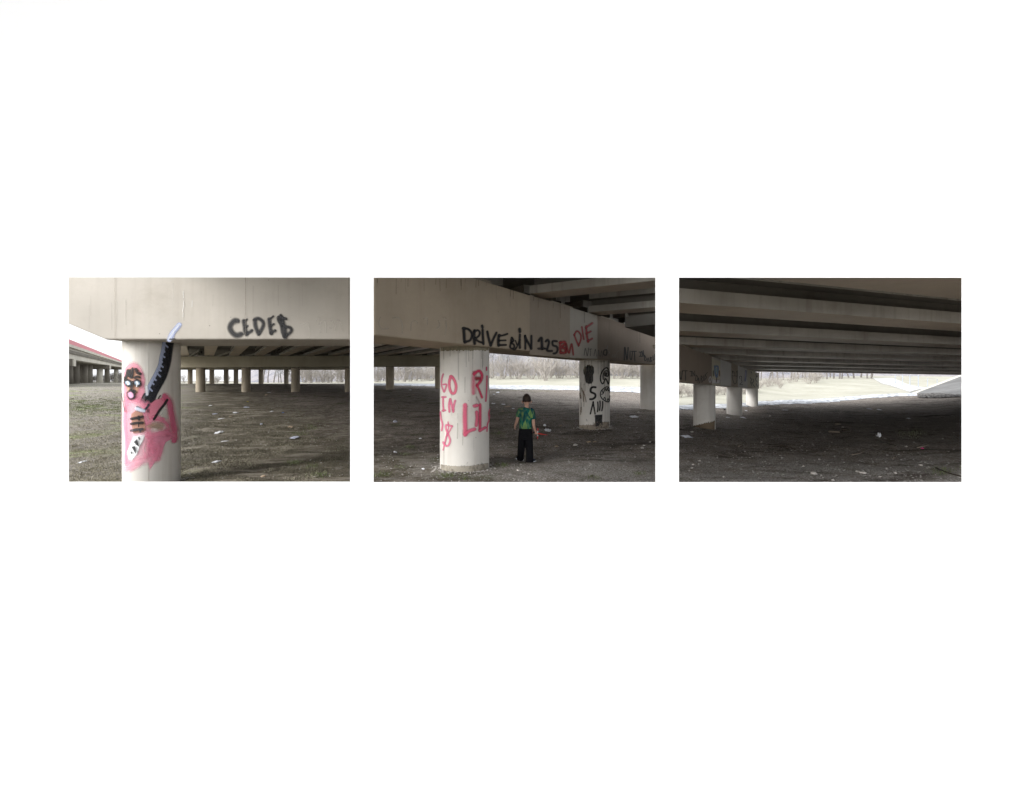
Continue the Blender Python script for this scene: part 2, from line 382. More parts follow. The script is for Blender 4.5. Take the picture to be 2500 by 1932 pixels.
# ---------------------------------------------------------------- surfaces that carry spray paint
class Plane:
    def __init__(s, p, q):     # vertical plane through ground points p, q; normal towards the camera
        s.p = Vector((p[0], p[1], 0)); d = Vector((q[0] - p[0], q[1] - p[1], 0)).normalized(); s.n = Vector((d.y, -d.x, 0))
        if s.n.dot(-s.p) < 0: s.n = -s.n
    def hit(s, u, v):
        o = Vector((0, 0, CAMZ)); r = ray(u, v); t = (s.p - o).dot(s.n) / r.dot(s.n); return o + r * t, s.n
class Cyl:
    def __init__(s, x, y, r): s.x, s.y, s.r = x, y, r
    def hit(s, u, v):
        d = ray(u, v); a = d.x * d.x + 1; b = -2 * (d.x * s.x + s.y); c = s.x ** 2 + s.y ** 2 - s.r ** 2
        disc = b * b - 4 * a * c
        t = (-b - math.sqrt(max(disc, 0))) / (2 * a); p = Vector((d.x * t, t, CAMZ + d.z * t))
        n = Vector((p.x - s.x, p.y - s.y, 0)).normalized()
        return Vector((s.x, s.y, p.z)) + n * s.r, n
class Spray:
    "spray paint: thin soft-edged ribbons and patches laid on a surface"
    def __init__(s, surf, fr=(0, 0, 1)): s.s = surf; s.fr = fr; s.v = []; s.f = []; s.c = []; s.k = 0; s.clipv = None
    def px(s, p): return (s.fr[0] + p[0] / s.fr[2], s.fr[1] + p[1] / s.fr[2])
    def put(s, q, col, a):
        v = q[1]
        if s.clipv: v = min(max(v, s.clipv[0]), s.clipv[1])
        p, n = s.s.hit(q[0], v); s.v.append(p + n * (.004 + .0005 * s.k)); s.c.append((*col, a))
    def stroke(s, pts, w, col, a=1.0, soft=.45, smooth=True):
        pts = [s.px(p) for p in pts]; w = w / s.fr[2] * 1.36; soft = min(.92, soft + .2)
        if len(pts) == 1: pts = [pts[0], (pts[0][0] + .3, pts[0][1] + .3)]
        P = []
        if smooth and len(pts) > 2:
            for i in range(len(pts) - 1):
                p0 = pts[max(i - 1, 0)]; p1 = pts[i]; p2 = pts[i + 1]; p3 = pts[min(i + 2, len(pts) - 1)]
                m = max(3, int(math.hypot(p2[0] - p1[0], p2[1] - p1[1]) / 1.5))
                for k in range(m):
                    t = k / m; f = lambda A, B, C, D: .5 * ((2 * B) + (-A + C) * t + (2 * A - 5 * B + 4 * C - D) * t * t + (-A + 3 * B - 3 * C + D) * t ** 3)
                    P.append((f(p0[0], p1[0], p2[0], p3[0]), f(p0[1], p1[1], p2[1], p3[1])))
            P.append(pts[-1])
        else:
            for i in range(len(pts) - 1):
                p1, p2 = pts[i], pts[i + 1]; m = max(2, int(math.hypot(p2[0] - p1[0], p2[1] - p1[1]) / 1.5))
                for k in range(m): P.append((p1[0] + (p2[0] - p1[0]) * k / m, p1[1] + (p2[1] - p1[1]) * k / m))
            P.append(pts[-1])
        # soft round ends
        def ext(a, b, d):
            L = math.hypot(a[0] - b[0], a[1] - b[1]) or 1; return (a[0] + (a[0] - b[0]) / L * d, a[1] + (a[1] - b[1]) / L * d)
        e0 = ext(P[0], P[1], w * .5); e1 = ext(P[-1], P[-2], w * .5); i0 = ext(P[0], P[1], w * .28); i1 = ext(P[-1], P[-2], w * .28)
        P = [e0, i0] + P + [i1, e1]; n = len(P); b = len(s.v); cols = (-1, -(1 - soft), 0, 1 - soft, 1)
        for i, p in enumerate(P):
            q0 = P[max(i - 1, 0)]; q1 = P[min(i + 1, n - 1)]; dx, dy = q1[0] - q0[0], q1[1] - q0[1]; L = math.hypot(dx, dy) or 1; nx, ny = -dy / L, dx / L
            end = i in (0, n - 1); half = w / 2 * (.35 if end else (.8 if i in (1, n - 2) else 1))
            for k, cc in enumerate(cols):
                s.put((p[0] + nx * half * cc, p[1] + ny * half * cc), col, 0 if (end or k in (0, 4)) else a)
        for i in range(n - 1):
            for k in range(4):
                q = b + i * 5 + k; s.f.append((q, q + 1, q + 6, q + 5))
        s.k += 1
    def blob(s, pts, col, a=1.0, soft=.25, centre=None):
        "filled star-shaped patch with a soft rim; soft is in shares of the radius"
        pts = [s.px(p) for p in pts]; P = []
        for i in range(len(pts)):
            p, q = pts[i], pts[(i + 1) % len(pts)]; m = max(1, int(math.hypot(q[0] - p[0], q[1] - p[1]) / 4))
            for k in range(m): P.append((p[0] + (q[0] - p[0]) * k / m, p[1] + (q[1] - p[1]) * k / m))
        c = s.px(centre) if centre else (sum(p[0] for p in P) / len(P), sum(p[1] for p in P) / len(P))
        b = len(s.v); n = len(P); rings = (1.0, 1 - soft, (1 - soft) * .55)
        for ri, rr in enumerate(rings):
            for p in P: s.put((c[0] + (p[0] - c[0]) * rr, c[1] + (p[1] - c[1]) * rr), col, 0 if ri == 0 else a)
        s.put(c, col, a)
        for ri in range(2):
            for i in range(n): s.f.append((b + ri * n + i, b + ri * n + (i + 1) % n, b + (ri + 1) * n + (i + 1) % n, b + (ri + 1) * n + i))
        for i in range(n): s.f.append((b + 2 * n + i, b + 2 * n + (i + 1) % n, b + 3 * n))
        s.k += 1
    def done(s, name, parent, label=None):
        o = mesh(name, s.v, s.f, M['spray'], parent)
        ca = o.data.color_attributes.new('Col', 'FLOAT_COLOR', 'POINT')
        ca.data.foreach_set('color', [x for c in s.c for x in c])
        if label: o['label'] = label
        return o
def patch(name, surf, quad, mat, parent, off=.003):
    "flat coat of cover paint on a plane"
    vs = []
    for q in quad:
        p, n = surf.hit(*q); vs.append(p + n * off)
    return mesh(name, vs, [tuple(range(len(vs)))], mat, parent)

# ---------------------------------------------------------------- the white page margin, built as a wall with three openings
def wall():
    WY, T, S = 1.1, .025, .06
    def X(u): return (u - HU) / F * WY
    def Z(v): return CAMZ + (HV - v) / F * WY
    ox = [(168.2, 854.8), (912.2, 1600.0), (1657.6, 2347.5)]; oz = [(1176.2, 677.8), (1177.3, 678.3), (1177.3, 678.3)]
    x0, x1, z0, z1 = -1.48, 1.48, -.35, 2.78
    V = []; Fc = []
    def q(a, b, c, d): n = len(V); V.extend([a, b, c, d]); Fc.append((n, n + 1, n + 2, n + 3))
    holes = [(X(a), X(b), Z(c), Z(d)) for (a, b), (c, d) in zip(ox, oz)]
    for y, grow, flip in ((WY, 0, False), (WY + T, S, True)):
        hs = [(a - grow * .8, b + grow * .8, c - grow * .4, d + grow * .4) for a, b, c, d in holes]
        if grow:      # the splay runs away from the camera so that it is wide where the view is oblique
            hs = [(a - .034, b + .034, c - .015, d + .015) for a, b, c, d in holes]
        xsn = [x0]
        for a, b, c, d in hs: xsn += [a, b]
        xsn.append(x1)
        for i in range(7):
            a, b = xsn[i], xsn[i + 1]
            if i % 2 == 0: parts = [(z0, z1)]
            else: _, _, c, d = hs[i // 2]; parts = [(z0, c), (d, z1)]
            for c, d in parts:
                if flip: q((b, y, c), (a, y, c), (a, y, d), (b, y, d))
                else: q((a, y, c), (b, y, c), (b, y, d), (a, y, d))
        if not flip: front = hs
        else: back = hs
    for (a, b, c, d), (A, B, C_, D) in zip(front, back):
        y, Y = WY, WY + T
        q((a, y, c), (A, Y, C_), (B, Y, C_), (b, y, c)); q((b, y, c), (B, Y, C_), (B, Y, D), (b, y, d))
        q((b, y, d), (B, Y, D), (A, Y, D), (a, y, d)); q((a, y, d), (A, Y, D), (A, Y, C_), (a, y, c))
    Y = WY + T
    q((x0, WY, z0), (x0, WY, z1), (x0, Y, z1), (x0, Y, z0)); q((x1, WY, z0), (x1, Y, z0), (x1, Y, z1), (x1, WY, z1)); q((x0, WY, z1), (x1, WY, z1), (x1, Y, z1), (x0, Y, z1))
    o = mesh('page_wall', V, Fc, M['page_wall'])
    tag(o, 'white page margin built as a plain wall with three rectangular openings in a row onto the underpass', 'wall')
wall()

# ---------------------------------------------------------------- bridge: caps (bent beams) and round columns
def cap_box(name, label, pts_front, thick, zb, zt, mat, cat='beam', group=None, bev=.025, skew=0.0):
    "beam whose front face runs through pts_front (x, y); zb, zt lists of heights per point"
    root = empty(name, (pts_front[0][0], pts_front[0][1], zb[0]), label, cat, group)
    fr = [Vector((x, y, 0)) for x, y in pts_front]; d = (fr[-1] - fr[0]).normalized(); n = Vector((-d.y, d.x, 0))
    if n.dot(fr[0]) < 0: n = -n
    V = []; k = len(fr)
    for i, p in enumerate(fr):
        b = p + n * thick + (d * skew if i == 0 else d * 0)
        V += [(p.x, p.y, zb[i]), (p.x, p.y, zt[i]), (b.x, b.y, zt[i]), (b.x, b.y, zb[i])]
    Fc = [(0, 1, 2, 3), tuple(4 * (k - 1) + j for j in (3, 2, 1, 0))]
    for i in range(k - 1):
        a = 4 * i; b = a + 4
        Fc += [(a, b, b + 1, a + 1), (a + 1, b + 1, b + 2, a + 2), (a + 2, b + 2, b + 3, a + 3), (a + 3, b + 3, b, a)]
    o = mesh('concrete_body', V, Fc, mat, root)
    bm = bmesh.new(); bm.from_mesh(o.data); bmesh.ops.recalc_face_normals(bm, faces=bm.faces); bm.to_mesh(o.data); bm.free()
    if bev: bevel(o, bev)
    return root
def column(label, x, y, r, zbot, ztop, mat, group, seams=True, collar=None, n=64):
    root = empty('bridge_column', (x, y, zbot), label, 'column', group)
    mb = MB(); k = 14
    pts = [(x, y, zbot - .5 + (ztop + .5 - zbot) * i / k) for i in range(k + 1)]
    mb.tube(pts, r, n); mb.build('shaft', mat, root, smooth=True)
    sh = root.children[0]
    for p in sh.data.polygons:
        if abs(p.normal.z) > .9: p.use_smooth = False
    return root

# left near cap
LB_FRONT = Plane((-9, 7.0), (-2.5, 7.0))
zbL = CAMZ + (HV - 829.3) / F * 7.0
def L_(u, v): return ((u - HU) / F * 7.0, CAMZ + (HV - v) / F * 7.0)
lx = [L_(60, 747)[0], L_(257, 829.3)[0], L_(875, 829.6)[0]]
left_cap = cap_box('cap_beam', 'huge pale cap beam above the pink and black mural column, its end sloping up', [(lx[0], 7.0), (lx[1], 7.0), (lx[2], 7.0)], 1.33,
                   [L_(60, 747)[1], zbL, zbL], [CAMZ + 1.93] * 3, M['beam'])
# centre cap
C0, C1 = (-1.93, 5.9), (6.05, 17.33)
CB_FRONT = Plane((-1.93, 5.9), (5.75, 16.9))
zbC = CAMZ + .636
def zline(pl, u, v): return pl.hit(u, v)[0].z
def up(pl, pt, line):       # height of an image line at a ground point of the plane
    u = HU + F * pt[0] / pt[1]; v = line[0][1] + (line[1][1] - line[0][1]) * (u - line[0][0]) / (line[1][0] - line[0][0]); return CAMZ + (HV - v) / F * pt[1]
cbot = ((912, 819), (1600, 890)); ctop = ((1154, 678), (1600, 814.5))
centre_cap = cap_box('cap_beam', 'brown shaded cap beam sprayed with the long black DRIVE BY IN 125 line', [C0, C1], 1.1,
                     [up(0, C0, cbot), up(0, C1, cbot)], [up(0, C0, ctop), up(0, C1, ctop)], M['beam2'], skew=.46)
# right cap
def R_s(s): return (6.71 + 8.9 * s, 13.77 + 12.9 * s)
D0, D1 = R_s(-.37), R_s(1.0)
RB_FRONT = Plane(D0, D1)
rbot = ((1657, 933.5), (1849, 949.5)); rtop = ((1657, 841), (1853, 911))
right_cap = cap_box('cap_beam', 'cap beam on three columns covered in repainted patches and small tags', [D0, D1], .8,
                    [up(0, D0, rbot), up(0, D1, rbot)], [up(0, D0, rtop), up(0, D1, rtop)], M['beam'], skew=2.5)
# columns
L1 = (-6.53, 7.66, .407); P1 = (-.93, 8.3, .482); P2 = (2.62, 13.4, .478); P3 = (6.06, 18.3, .478)
Pa = (6.38, 14.0, .335); Pb = (10.7, 20.3, .335); Pc = (15.3, 26.9, .335)
def ctopz(p, line, pl): return up(0, (p[0], p[1]), line) + .12
col_L = column('pale column painted with a pink figure holding a black blade', L1[0], L1[1], L1[2], Hs(L1[0], L1[1]), zbL + .01, M['column'], 'near columns under the cap beams')
col_1 = column('white column with pink letters, beside the boy', P1[0], P1[1], P1[2], Hs(P1[0], P1[1]), zbC + .03, M['column'], 'near columns under the cap beams')
col_2 = column('column with a black painted head, letter S and black square', P2[0], P2[1], P2[2], Hs(P2[0], P2[1]), zbC + .08, M['column'], 'near columns under the cap beams')
col_3 = column('dim bare column cut by the right edge of the middle opening', P3[0], P3[1], P3[2], Hs(P3[0], P3[1]), zbC + .14, M['column'], 'near columns under the cap beams')
col_a = column('widest of the three columns under the patched cap beam, brown stain at its foot', Pa[0], Pa[1], Pa[2], Hs(Pa[0], Pa[1]), CAMZ - .10, M['column'], 'near columns under the cap beams')
col_b = column('middle of the three columns under the patched cap beam', Pb[0], Pb[1], Pb[2], Hs(Pb[0], Pb[1]), CAMZ - .26, M['column'], 'near columns under the cap beams')
col_c = column('farthest, palest column at the end of the patched cap beam', Pc[0], Pc[1], Pc[2], Hs(Pc[0], Pc[1]), CAMZ - .44, M['column'], 'near columns under the cap beams')

# far caps on their rows of columns (left and middle openings)
far_z0 = CAMZ + (HV - 898) / F * 36; far_z1 = CAMZ + (HV - 871) / F * 36
FX0, FX1 = -31.0, -4.7
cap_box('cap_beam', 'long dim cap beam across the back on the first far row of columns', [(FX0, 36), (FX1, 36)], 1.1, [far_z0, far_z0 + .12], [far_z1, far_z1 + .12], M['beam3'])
nm = ['far column just right of the mural column, stained brown', 'second far column from the mural, lit on its left side', 'third far column from the mural, standing dark against pale scrub', 'far column at the right edge of the left opening',
      'far column at the left edge of the middle opening', 'far column half hidden behind the pink lettered column']
fx = [(478 - HU) / F * 36, (591 - HU) / F * 36, (713.5 - HU) / F * 36, (846 - HU) / F * 36, (947.5 - HU) / F * 36, (1069 - HU) / F * 36]
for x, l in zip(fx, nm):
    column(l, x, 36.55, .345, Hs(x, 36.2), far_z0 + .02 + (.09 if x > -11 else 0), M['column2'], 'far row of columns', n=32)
bk0 = CAMZ + 1.57; bk1 = CAMZ + 2.5
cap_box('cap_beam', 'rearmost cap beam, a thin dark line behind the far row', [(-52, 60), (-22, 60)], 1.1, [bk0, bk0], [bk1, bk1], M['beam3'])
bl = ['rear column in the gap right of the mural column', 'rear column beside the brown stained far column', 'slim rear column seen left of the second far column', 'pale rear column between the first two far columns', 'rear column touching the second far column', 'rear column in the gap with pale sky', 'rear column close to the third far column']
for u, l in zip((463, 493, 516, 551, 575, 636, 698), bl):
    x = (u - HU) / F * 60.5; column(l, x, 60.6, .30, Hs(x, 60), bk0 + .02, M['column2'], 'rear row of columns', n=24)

# ---------------------------------------------------------------- girders and decks
PROF = [(-.33, 0), (.33, 0), (.33, .18), (.07, .21), (.07, .37), (.26, .39), (.26, .60), (-.26, .60), (-.26, .39), (-.07, .37), (-.07, .21), (-.33, .18)]
def girder(a, b, label, group, k=1.0, cut=None):
    a = Vector(a); b = Vector(b); d = b - a; dd = Vector((d.x, d.y, 0)).normalized(); n = Vector((-dd.y, dd.x, 0))
    root = empty('girder', a, label, 'girder', group)
    V = []; N = len(PROF)
    for p in (a, b):
        for (s, z) in PROF:
            q = p + n * s * k + Vector((0, 0, z * k))
            if cut and p is a: q += dd * ((cut * q.y - q.x) / (dd.x - cut * dd.y))     # end cut on the slant of the joint
            V.append(q)
    Fc = [tuple(range(N)), tuple(reversed(range(N, 2 * N)))] + [(i, i + N, (i + 1) % N + N, (i + 1) % N) for i in range(N)]
    o = mesh('girder_body', V, Fc, [M['girder'], M['shade_dark'], M['soffit']], root, mi=[0, 0] + [2 if i == 0 else (1 if i in (2, 3, 4, 8, 9, 10) else 0) for i in range(N)])  # recessed web faces take the concrete with shade in its colour
    bm = bmesh.new(); bm.from_mesh(o.data); bmesh.ops.recalc_face_normals(bm, faces=bm.faces); bm.to_mesh(o.data); bm.free()
    return root
def slab(name, poly, zf, th, label, cat='bridge deck', mat=None):
    V = [(x, y, zf(x, y)) for x, y in poly] + [(x, y, zf(x, y) + th) for x, y in poly]; n = len(poly)
    Fc = [tuple(reversed(range(n))), tuple(range(n, 2 * n))] + [(i, (i + 1) % n, (i + 1) % n + n, i + n) for i in range(n)]
    o = mesh(name, V, Fc, mat or M['deck']); bm = bmesh.new(); bm.from_mesh(o.data)
    bmesh.ops.recalc_face_normals(bm, faces=bm.faces); bmesh.ops.triangulate(bm, faces=[f for f in bm.faces if len(f.verts) > 4]); bm.to_mesh(o.data); bm.free()
    return tag(o, label, cat)
def zgA(x, y): return CAMZ + float(np.interp(y, [0, 9, 36, 60], [1.93, 1.93, 2.16, 2.58]))
def zgB(x, y): return CAMZ + 1.05 - .0194 * y
# span running away to the left, from the near caps to the far cap
near_poly = [(-8.2, 7.7), (-2.6, 7.7), (5.4, 16.9)]
def along(pl, d):
    for a, b in zip(pl, pl[1:]):
        L = math.hypot(b[0] - a[0], b[1] - a[1])
        if d <= L: return (a[0] + (b[0] - a[0]) * d / L, a[1] + (b[1] - a[1]) * d / L)
        d -= L
    return pl[-1]
NGD = 13; LEN = 5.6 + math.hypot(8.0, 9.2)
ordn = ['first', 'second', 'third', 'fourth', 'fifth', 'sixth', 'seventh', 'eighth', 'ninth', 'tenth', 'eleventh', 'twelfth', 'thirteenth']
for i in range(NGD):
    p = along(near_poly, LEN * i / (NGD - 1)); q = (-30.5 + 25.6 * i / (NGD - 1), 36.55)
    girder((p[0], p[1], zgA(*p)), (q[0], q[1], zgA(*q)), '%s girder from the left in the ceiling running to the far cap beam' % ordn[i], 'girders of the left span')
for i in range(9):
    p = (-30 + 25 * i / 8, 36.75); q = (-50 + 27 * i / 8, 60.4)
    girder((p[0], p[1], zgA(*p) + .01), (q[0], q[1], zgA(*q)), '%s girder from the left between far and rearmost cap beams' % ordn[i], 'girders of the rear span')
# span over the camera side of the middle cap, running to the right
gd = Vector((.885, -.466, 0))
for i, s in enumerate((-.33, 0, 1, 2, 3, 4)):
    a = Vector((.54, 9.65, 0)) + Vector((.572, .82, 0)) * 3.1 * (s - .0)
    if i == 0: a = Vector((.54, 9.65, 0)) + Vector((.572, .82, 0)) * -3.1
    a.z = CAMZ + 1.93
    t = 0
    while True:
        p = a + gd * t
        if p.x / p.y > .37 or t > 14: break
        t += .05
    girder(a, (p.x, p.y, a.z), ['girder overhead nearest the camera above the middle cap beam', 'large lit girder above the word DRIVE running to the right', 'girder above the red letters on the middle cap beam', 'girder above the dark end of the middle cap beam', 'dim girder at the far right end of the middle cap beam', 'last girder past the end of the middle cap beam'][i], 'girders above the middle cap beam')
# bearing plinths on top of the middle and right caps
def plinths(cap, a, b, line_top, ss, w, wide):
    d = Vector((b[0] - a[0], b[1] - a[1], 0)).normalized(); n = Vector((-d.y, d.x, 0))
    if n.dot(Vector((a[0], a[1], 0))) < 0: n = -n
    for s in ss:
        mb = MB(); pts = []
        for e in (s, s + w):
            p = Vector((a[0], a[1], 0)) + d * e; z = up(0, (p.x, p.y), line_top); pts.append((p, z))
        q = [pts[0][0] + n * .06, pts[1][0] + n * .06, pts[1][0] + n * wide, pts[0][0] + n * wide]; zz = [pts[0][1], pts[1][1], pts[1][1], pts[0][1]]
        mb.hexa([(v.x, v.y, z - .01) for v, z in zip(q, zz)], [(v.x, v.y, z + .055) for v, z in zip(q, zz)])
        mb.build('bearing_seat', M['seat'], cap)
plinths(centre_cap, C0, C1, ctop, (1.6, 5.1, 8.1, 11.2), 1.15, .9)
plinths(right_cap, D0, D1, rtop, (1.0, 3.9, 6.8, 9.7, 12.6, 15.5, 18.4), .8, .7)
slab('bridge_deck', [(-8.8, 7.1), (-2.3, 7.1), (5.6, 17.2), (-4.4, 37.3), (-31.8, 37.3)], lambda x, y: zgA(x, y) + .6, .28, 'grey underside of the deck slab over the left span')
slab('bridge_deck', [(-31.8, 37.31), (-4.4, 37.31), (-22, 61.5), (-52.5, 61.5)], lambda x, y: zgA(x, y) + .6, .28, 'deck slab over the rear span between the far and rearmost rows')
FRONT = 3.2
slab('bridge_deck', [(-5.9, -3.5), (-2.3, -3.5), (-2.0, 1.4), (-.7, 1.4), (-.3, FRONT), (.96, FRONT), (6.45, 17.45), (5.61, 17.19), (-2.3, 7.09), (-6.2, 7.09)], lambda x, y: CAMZ + 2.53, .28, 'dark deck slab above the boy and the middle cap beam, with an added strip shading the left cap beam')  # strip left of and behind the camera added to shade the left cap

def capline_x(y):    # right cap centre line
    s = (y - 14.0) / 12.9; return 6.38 + 8.9 * s
ylist = [3.62, 5.46, 7.6, 9.6, 11.6, 13.8, 16.1, 18.95, 21.5]
lr = ['broad girder underside crossing the top right corner', 'second girder from the top in the right opening', 'third girder from the top in the right opening', 'fourth girder from the top in the right opening', 'fifth girder from the top in the right opening', 'fourth lowest girder in the right opening', 'third lowest girder in the right opening', 'second lowest girder in the right opening', 'lowest girder in the right opening, just above the pale woods']
for y0, l in zip(ylist, lr):
    # line (x, y0 + .318*(x-2.1)); starts at the right cap or where the deck starts
    xx = 1.0; cutt = None
    while xx < 40:
        y = y0 + .318 * (xx - 2.1)
        if y > 10.3:
            if xx >= capline_x(y) - .25: break
        elif xx / y >= .372: cutt = .369; break
        xx += .02
    x1 = 50.0
    girder((xx, y, zgB(xx, y)), (x1, y0 + .318 * (x1 - 2.1), zgB(x1, y0 + .318 * (x1 - 2.1))), l, 'girders of the right span', k=.98, cut=cutt)
slab('bridge_deck', [(1.2, 3.25), (50, 3.25), (50, 37.6), (17, 27.6), (14.9, 28.4), (3.0, 11.2), (3.9, 10.5)], lambda x, y: zgB(x, y) + .59, .28, 'deck slab over the right span, above its girders')

# ---------------------------------------------------------------- the other overpass at the far left
def overpass():
    a0 = (-.806, 1.0)
    def pt(u, off=0):   # depth along the line at pixel column u
        # line passes (-52.5, 50) and (-93.4, 101)
        x0, y0 = -52.5, 50.0; dx, dy = -40.9, 51.0
        t = (u - HU) / F; s = (t * y0 - x0) / (dx - t * dy); return x0 + dx * s, y0 + dy * s
    root = empty('overpass', (-52.5, 50, CAMZ + 1.0), 'second overpass with a faded red stripe, far behind at the left', 'overpass')
    us = [120, 168, 232, 296.5, 330]
    lines = {'top': (826.6, 879.3), 'r1': (840, 884.5), 'w': (847.5, 887.5), 'g1': (876.5, 896.5)}
    def z(u, key):
        v0, v1 = lines[key]; v = v0 + (v1 - v0) * (u - 168) / 128.5; x, y = pt(u); return CAMZ + (HV - v) / F * y
    dv = Vector((51.0, 40.9, 0)).normalized()      # towards the right/back of the deck
    back = Vector((-dv.x, dv.y, 0)); nrm = Vector((-51.0, -40.9, 0)).normalized()   # away from the road side
    nb = Vector((-.78, -.63, 0)) * 0  # unused
    outw = Vector((.78, .625, 0))
    def band(name, k0, k1, mat, proud, par):
        mb = MB()
        for u0, u1 in zip(us, us[1:]):
            p0 = Vector((*pt(u0), 0)); p1 = Vector((*pt(u1), 0)); f = outw * -proud; t = outw * -(.4)
            mb.hexa([(*(p0 - t * -0 + f).xy, z(u0, k1)), (*(p1 + f).xy, z(u1, k1)), (*(p1 + t * 3).xy, z(u1, k1)), (*(p0 + t * 3).xy, z(u0, k1))],
                    [(*(p0 + f).xy, z(u0, k0)), (*(p1 + f).xy, z(u1, k0)), (*(p1 + t * 3).xy, z(u1, k0)), (*(p0 + t * 3).xy, z(u0, k0))])
        o = mb.build(name, mat, par)
        bm = bmesh.new(); bm.from_mesh(o.data); bmesh.ops.remove_doubles(bm, verts=bm.verts, dist=.001); bmesh.ops.recalc_face_normals(bm, faces=bm.faces); bm.to_mesh(o.data); bm.free()
    band('parapet', 'top', 'r1', M['red_rail'], .12, root)
    band('ledge', 'r1', 'w', M['far'], -.10, root)
    band('fascia_girder', 'w', 'g1', M['far'], .14, root)
    # deck behind the fascia
    mb = MB()
    for u0, u1 in zip(us, us[1:]):
        p0 = Vector((*pt(u0), 0)); p1 = Vector((*pt(u1), 0)); w = Vector((-.78, -.625, 0)) * 16
        za = (z(u0, 'w') + z(u0, 'g1')) / 2; zb = (z(u1, 'w') + z(u1, 'g1')) / 2
        mb.hexa([(p0.x, p0.y, za), (p1.x, p1.y, zb), ((p1 + w).x, (p1 + w).y, zb), ((p0 + w).x, (p0 + w).y, za)],
                [(p0.x, p0.y, za + .4), (p1.x, p1.y, zb + .4), ((p1 + w).x, (p1 + w).y, zb + .4), ((p0 + w).x, (p0 + w).y, za + .4)])
    mb.build('deck', M['shade_dark'], root)  # deck, pier caps and rear columns darkened in place of underside shade
    # bents
    w = Vector((-.78, -.625, 0))
    for u, vt, vb, wd in ((176, 877, 894, 1.3), (265.5, 892, 900.5, 1.5), (300, 895, 903, 1.5)):
        x, y = pt(u); p = Vector((x, y, 0)); zt = CAMZ + (HV - vt) / F * y; zb = CAMZ + (HV - vb) / F * y
        d = Vector((-40.9, 51, 0)).normalized() * wd / 2; s = w * -.2
        mb = MB(); mb.hexa([(*(p - d + s).xy, zb), (*(p + d + s).xy, zb), (*(p + d + w * 15).xy, zb), (*(p - d + w * 15).xy, zb)],
                           [(*(p - d + s).xy, zt), (*(p + d + s).xy, zt), (*(p + d + w * 15).xy, zt), (*(p - d + w * 15).xy, zt)])
        o = mb.build('pier_cap', M['shade_dark'], root)
        mc = MB(); s2 = w * -.26; mc.hexa([(*(p - d * 1.02 + s2).xy, zb - .02), (*(p + d * 1.02 + s2).xy, zb - .02), (*(p + d * 1.02 + s2 * .5).xy, zb - .02), (*(p - d * 1.02 + s2 * .5).xy, zb - .02)],
                           [(*(p - d * 1.02 + s2).xy, zt), (*(p + d * 1.02 + s2).xy, zt), (*(p + d * 1.02 + s2 * .5).xy, zt), (*(p - d * 1.02 + s2 * .5).xy, zt)])
        oc = mc.build('cap_end', M['far'], root); bm = bmesh.new(); bm.from_mesh(oc.data); bmesh.ops.recalc_face_normals(bm, faces=bm.faces); bm.to_mesh(oc.data); bm.free()  # lit end face set as a paler plate on the darkened cap
        bm = bmesh.new(); bm.from_mesh(o.data); bmesh.ops.recalc_face_normals(bm, faces=bm.faces); bm.to_mesh(o.data); bm.free()
        for k in (1.2, 4.2, 7.2, 10.2, 13.2):
            q = p + w * k; mb = MB(); zg = float(H(q.x, q.y)[0]) - .4
            mb.tube([(q.x, q.y, zg), (q.x, q.y, zb + .02)], .42, 20); mb.build('pier_column', M['far' if k < 2 else 'shade_dark'], root, smooth=True)  # columns behind the front one coloured dark in place of shade
    for u in (222, 195, 286, 208, 240, 250):
        x, y = pt(u); q = Vector((x, y, 0)) + w * 1.6; zg = float(H(q.x, q.y)[0]) - .4; zb = z(u, 'g1')
        mb = MB(); mb.tube([(q.x, q.y, zg), (q.x, q.y, zb - .2)], .42, 20); mb.build('pier_column', M['shade_dark'], root, smooth=True)
overpass()

# ---------------------------------------------------------------- spray paint
BLK = (.012, .012, .014); PINK = (.80, .30, .40); PINK2 = (.80, .13, .28); RED = (.34, .035, .04); BRN = (.36, .20, .14); WHT = (.82, .84, .87); LAV = (.36, .41, .58)
FR1 = (280, 780, 7.672); FR2 = (280, 960, 7.672); FR3 = (1060, 860, 5.447); FR4 = (1400, 860, 8.436); FR5 = (1110, 780, 8.4); FR6 = (1350, 770, 8.565); FR7 = (1655, 860, 10.4)
ZL2 = (500, 670, 6.067)
# CEDE$ on the left cap
s = Spray(LB_FRONT, ZL2)
for pts, w in (([(478, 690), (440, 690), (390, 740), (375, 800), (410, 865), (470, 905), (530, 890)], 62), ([(580, 700), (595, 770), (600, 830), (620, 880)], 52), ([(600, 790), (632, 770)], 28), ([(615, 880), (660, 862), (695, 835)], 38), ([(590, 705), (625, 670)], 24),
               ([(745, 690), (750, 760), (775, 830), (795, 880)], 48), ([(740, 670), (790, 655), (850, 690), (870, 740), (850, 800), (810, 870)], 42),
               ([(955, 670), (965, 760), (985, 870)], 46), ([(960, 670), (1015, 625)], 24), ([(975, 770), (1020, 740)], 28), ([(985, 870), (1040, 835)], 34),
               ([(1130, 620), (1155, 700), (1185, 800), (1195, 930)], 46), ([(1200, 660), (1120, 640), (1090, 650), (1110, 710), (1180, 770), (1260, 790), (1285, 830), (1250, 880), (1180, 920)], 38), ([(1095, 640), (1130, 740), (1150, 860), (1180, 930)], 34)):
    s.stroke(pts, w * 1.3, BLK, .97, .5)
s.done('painted_word', left_cap, 'black sprayed word CEDE$')
s = Spray(LB_FRONT, ZL2)
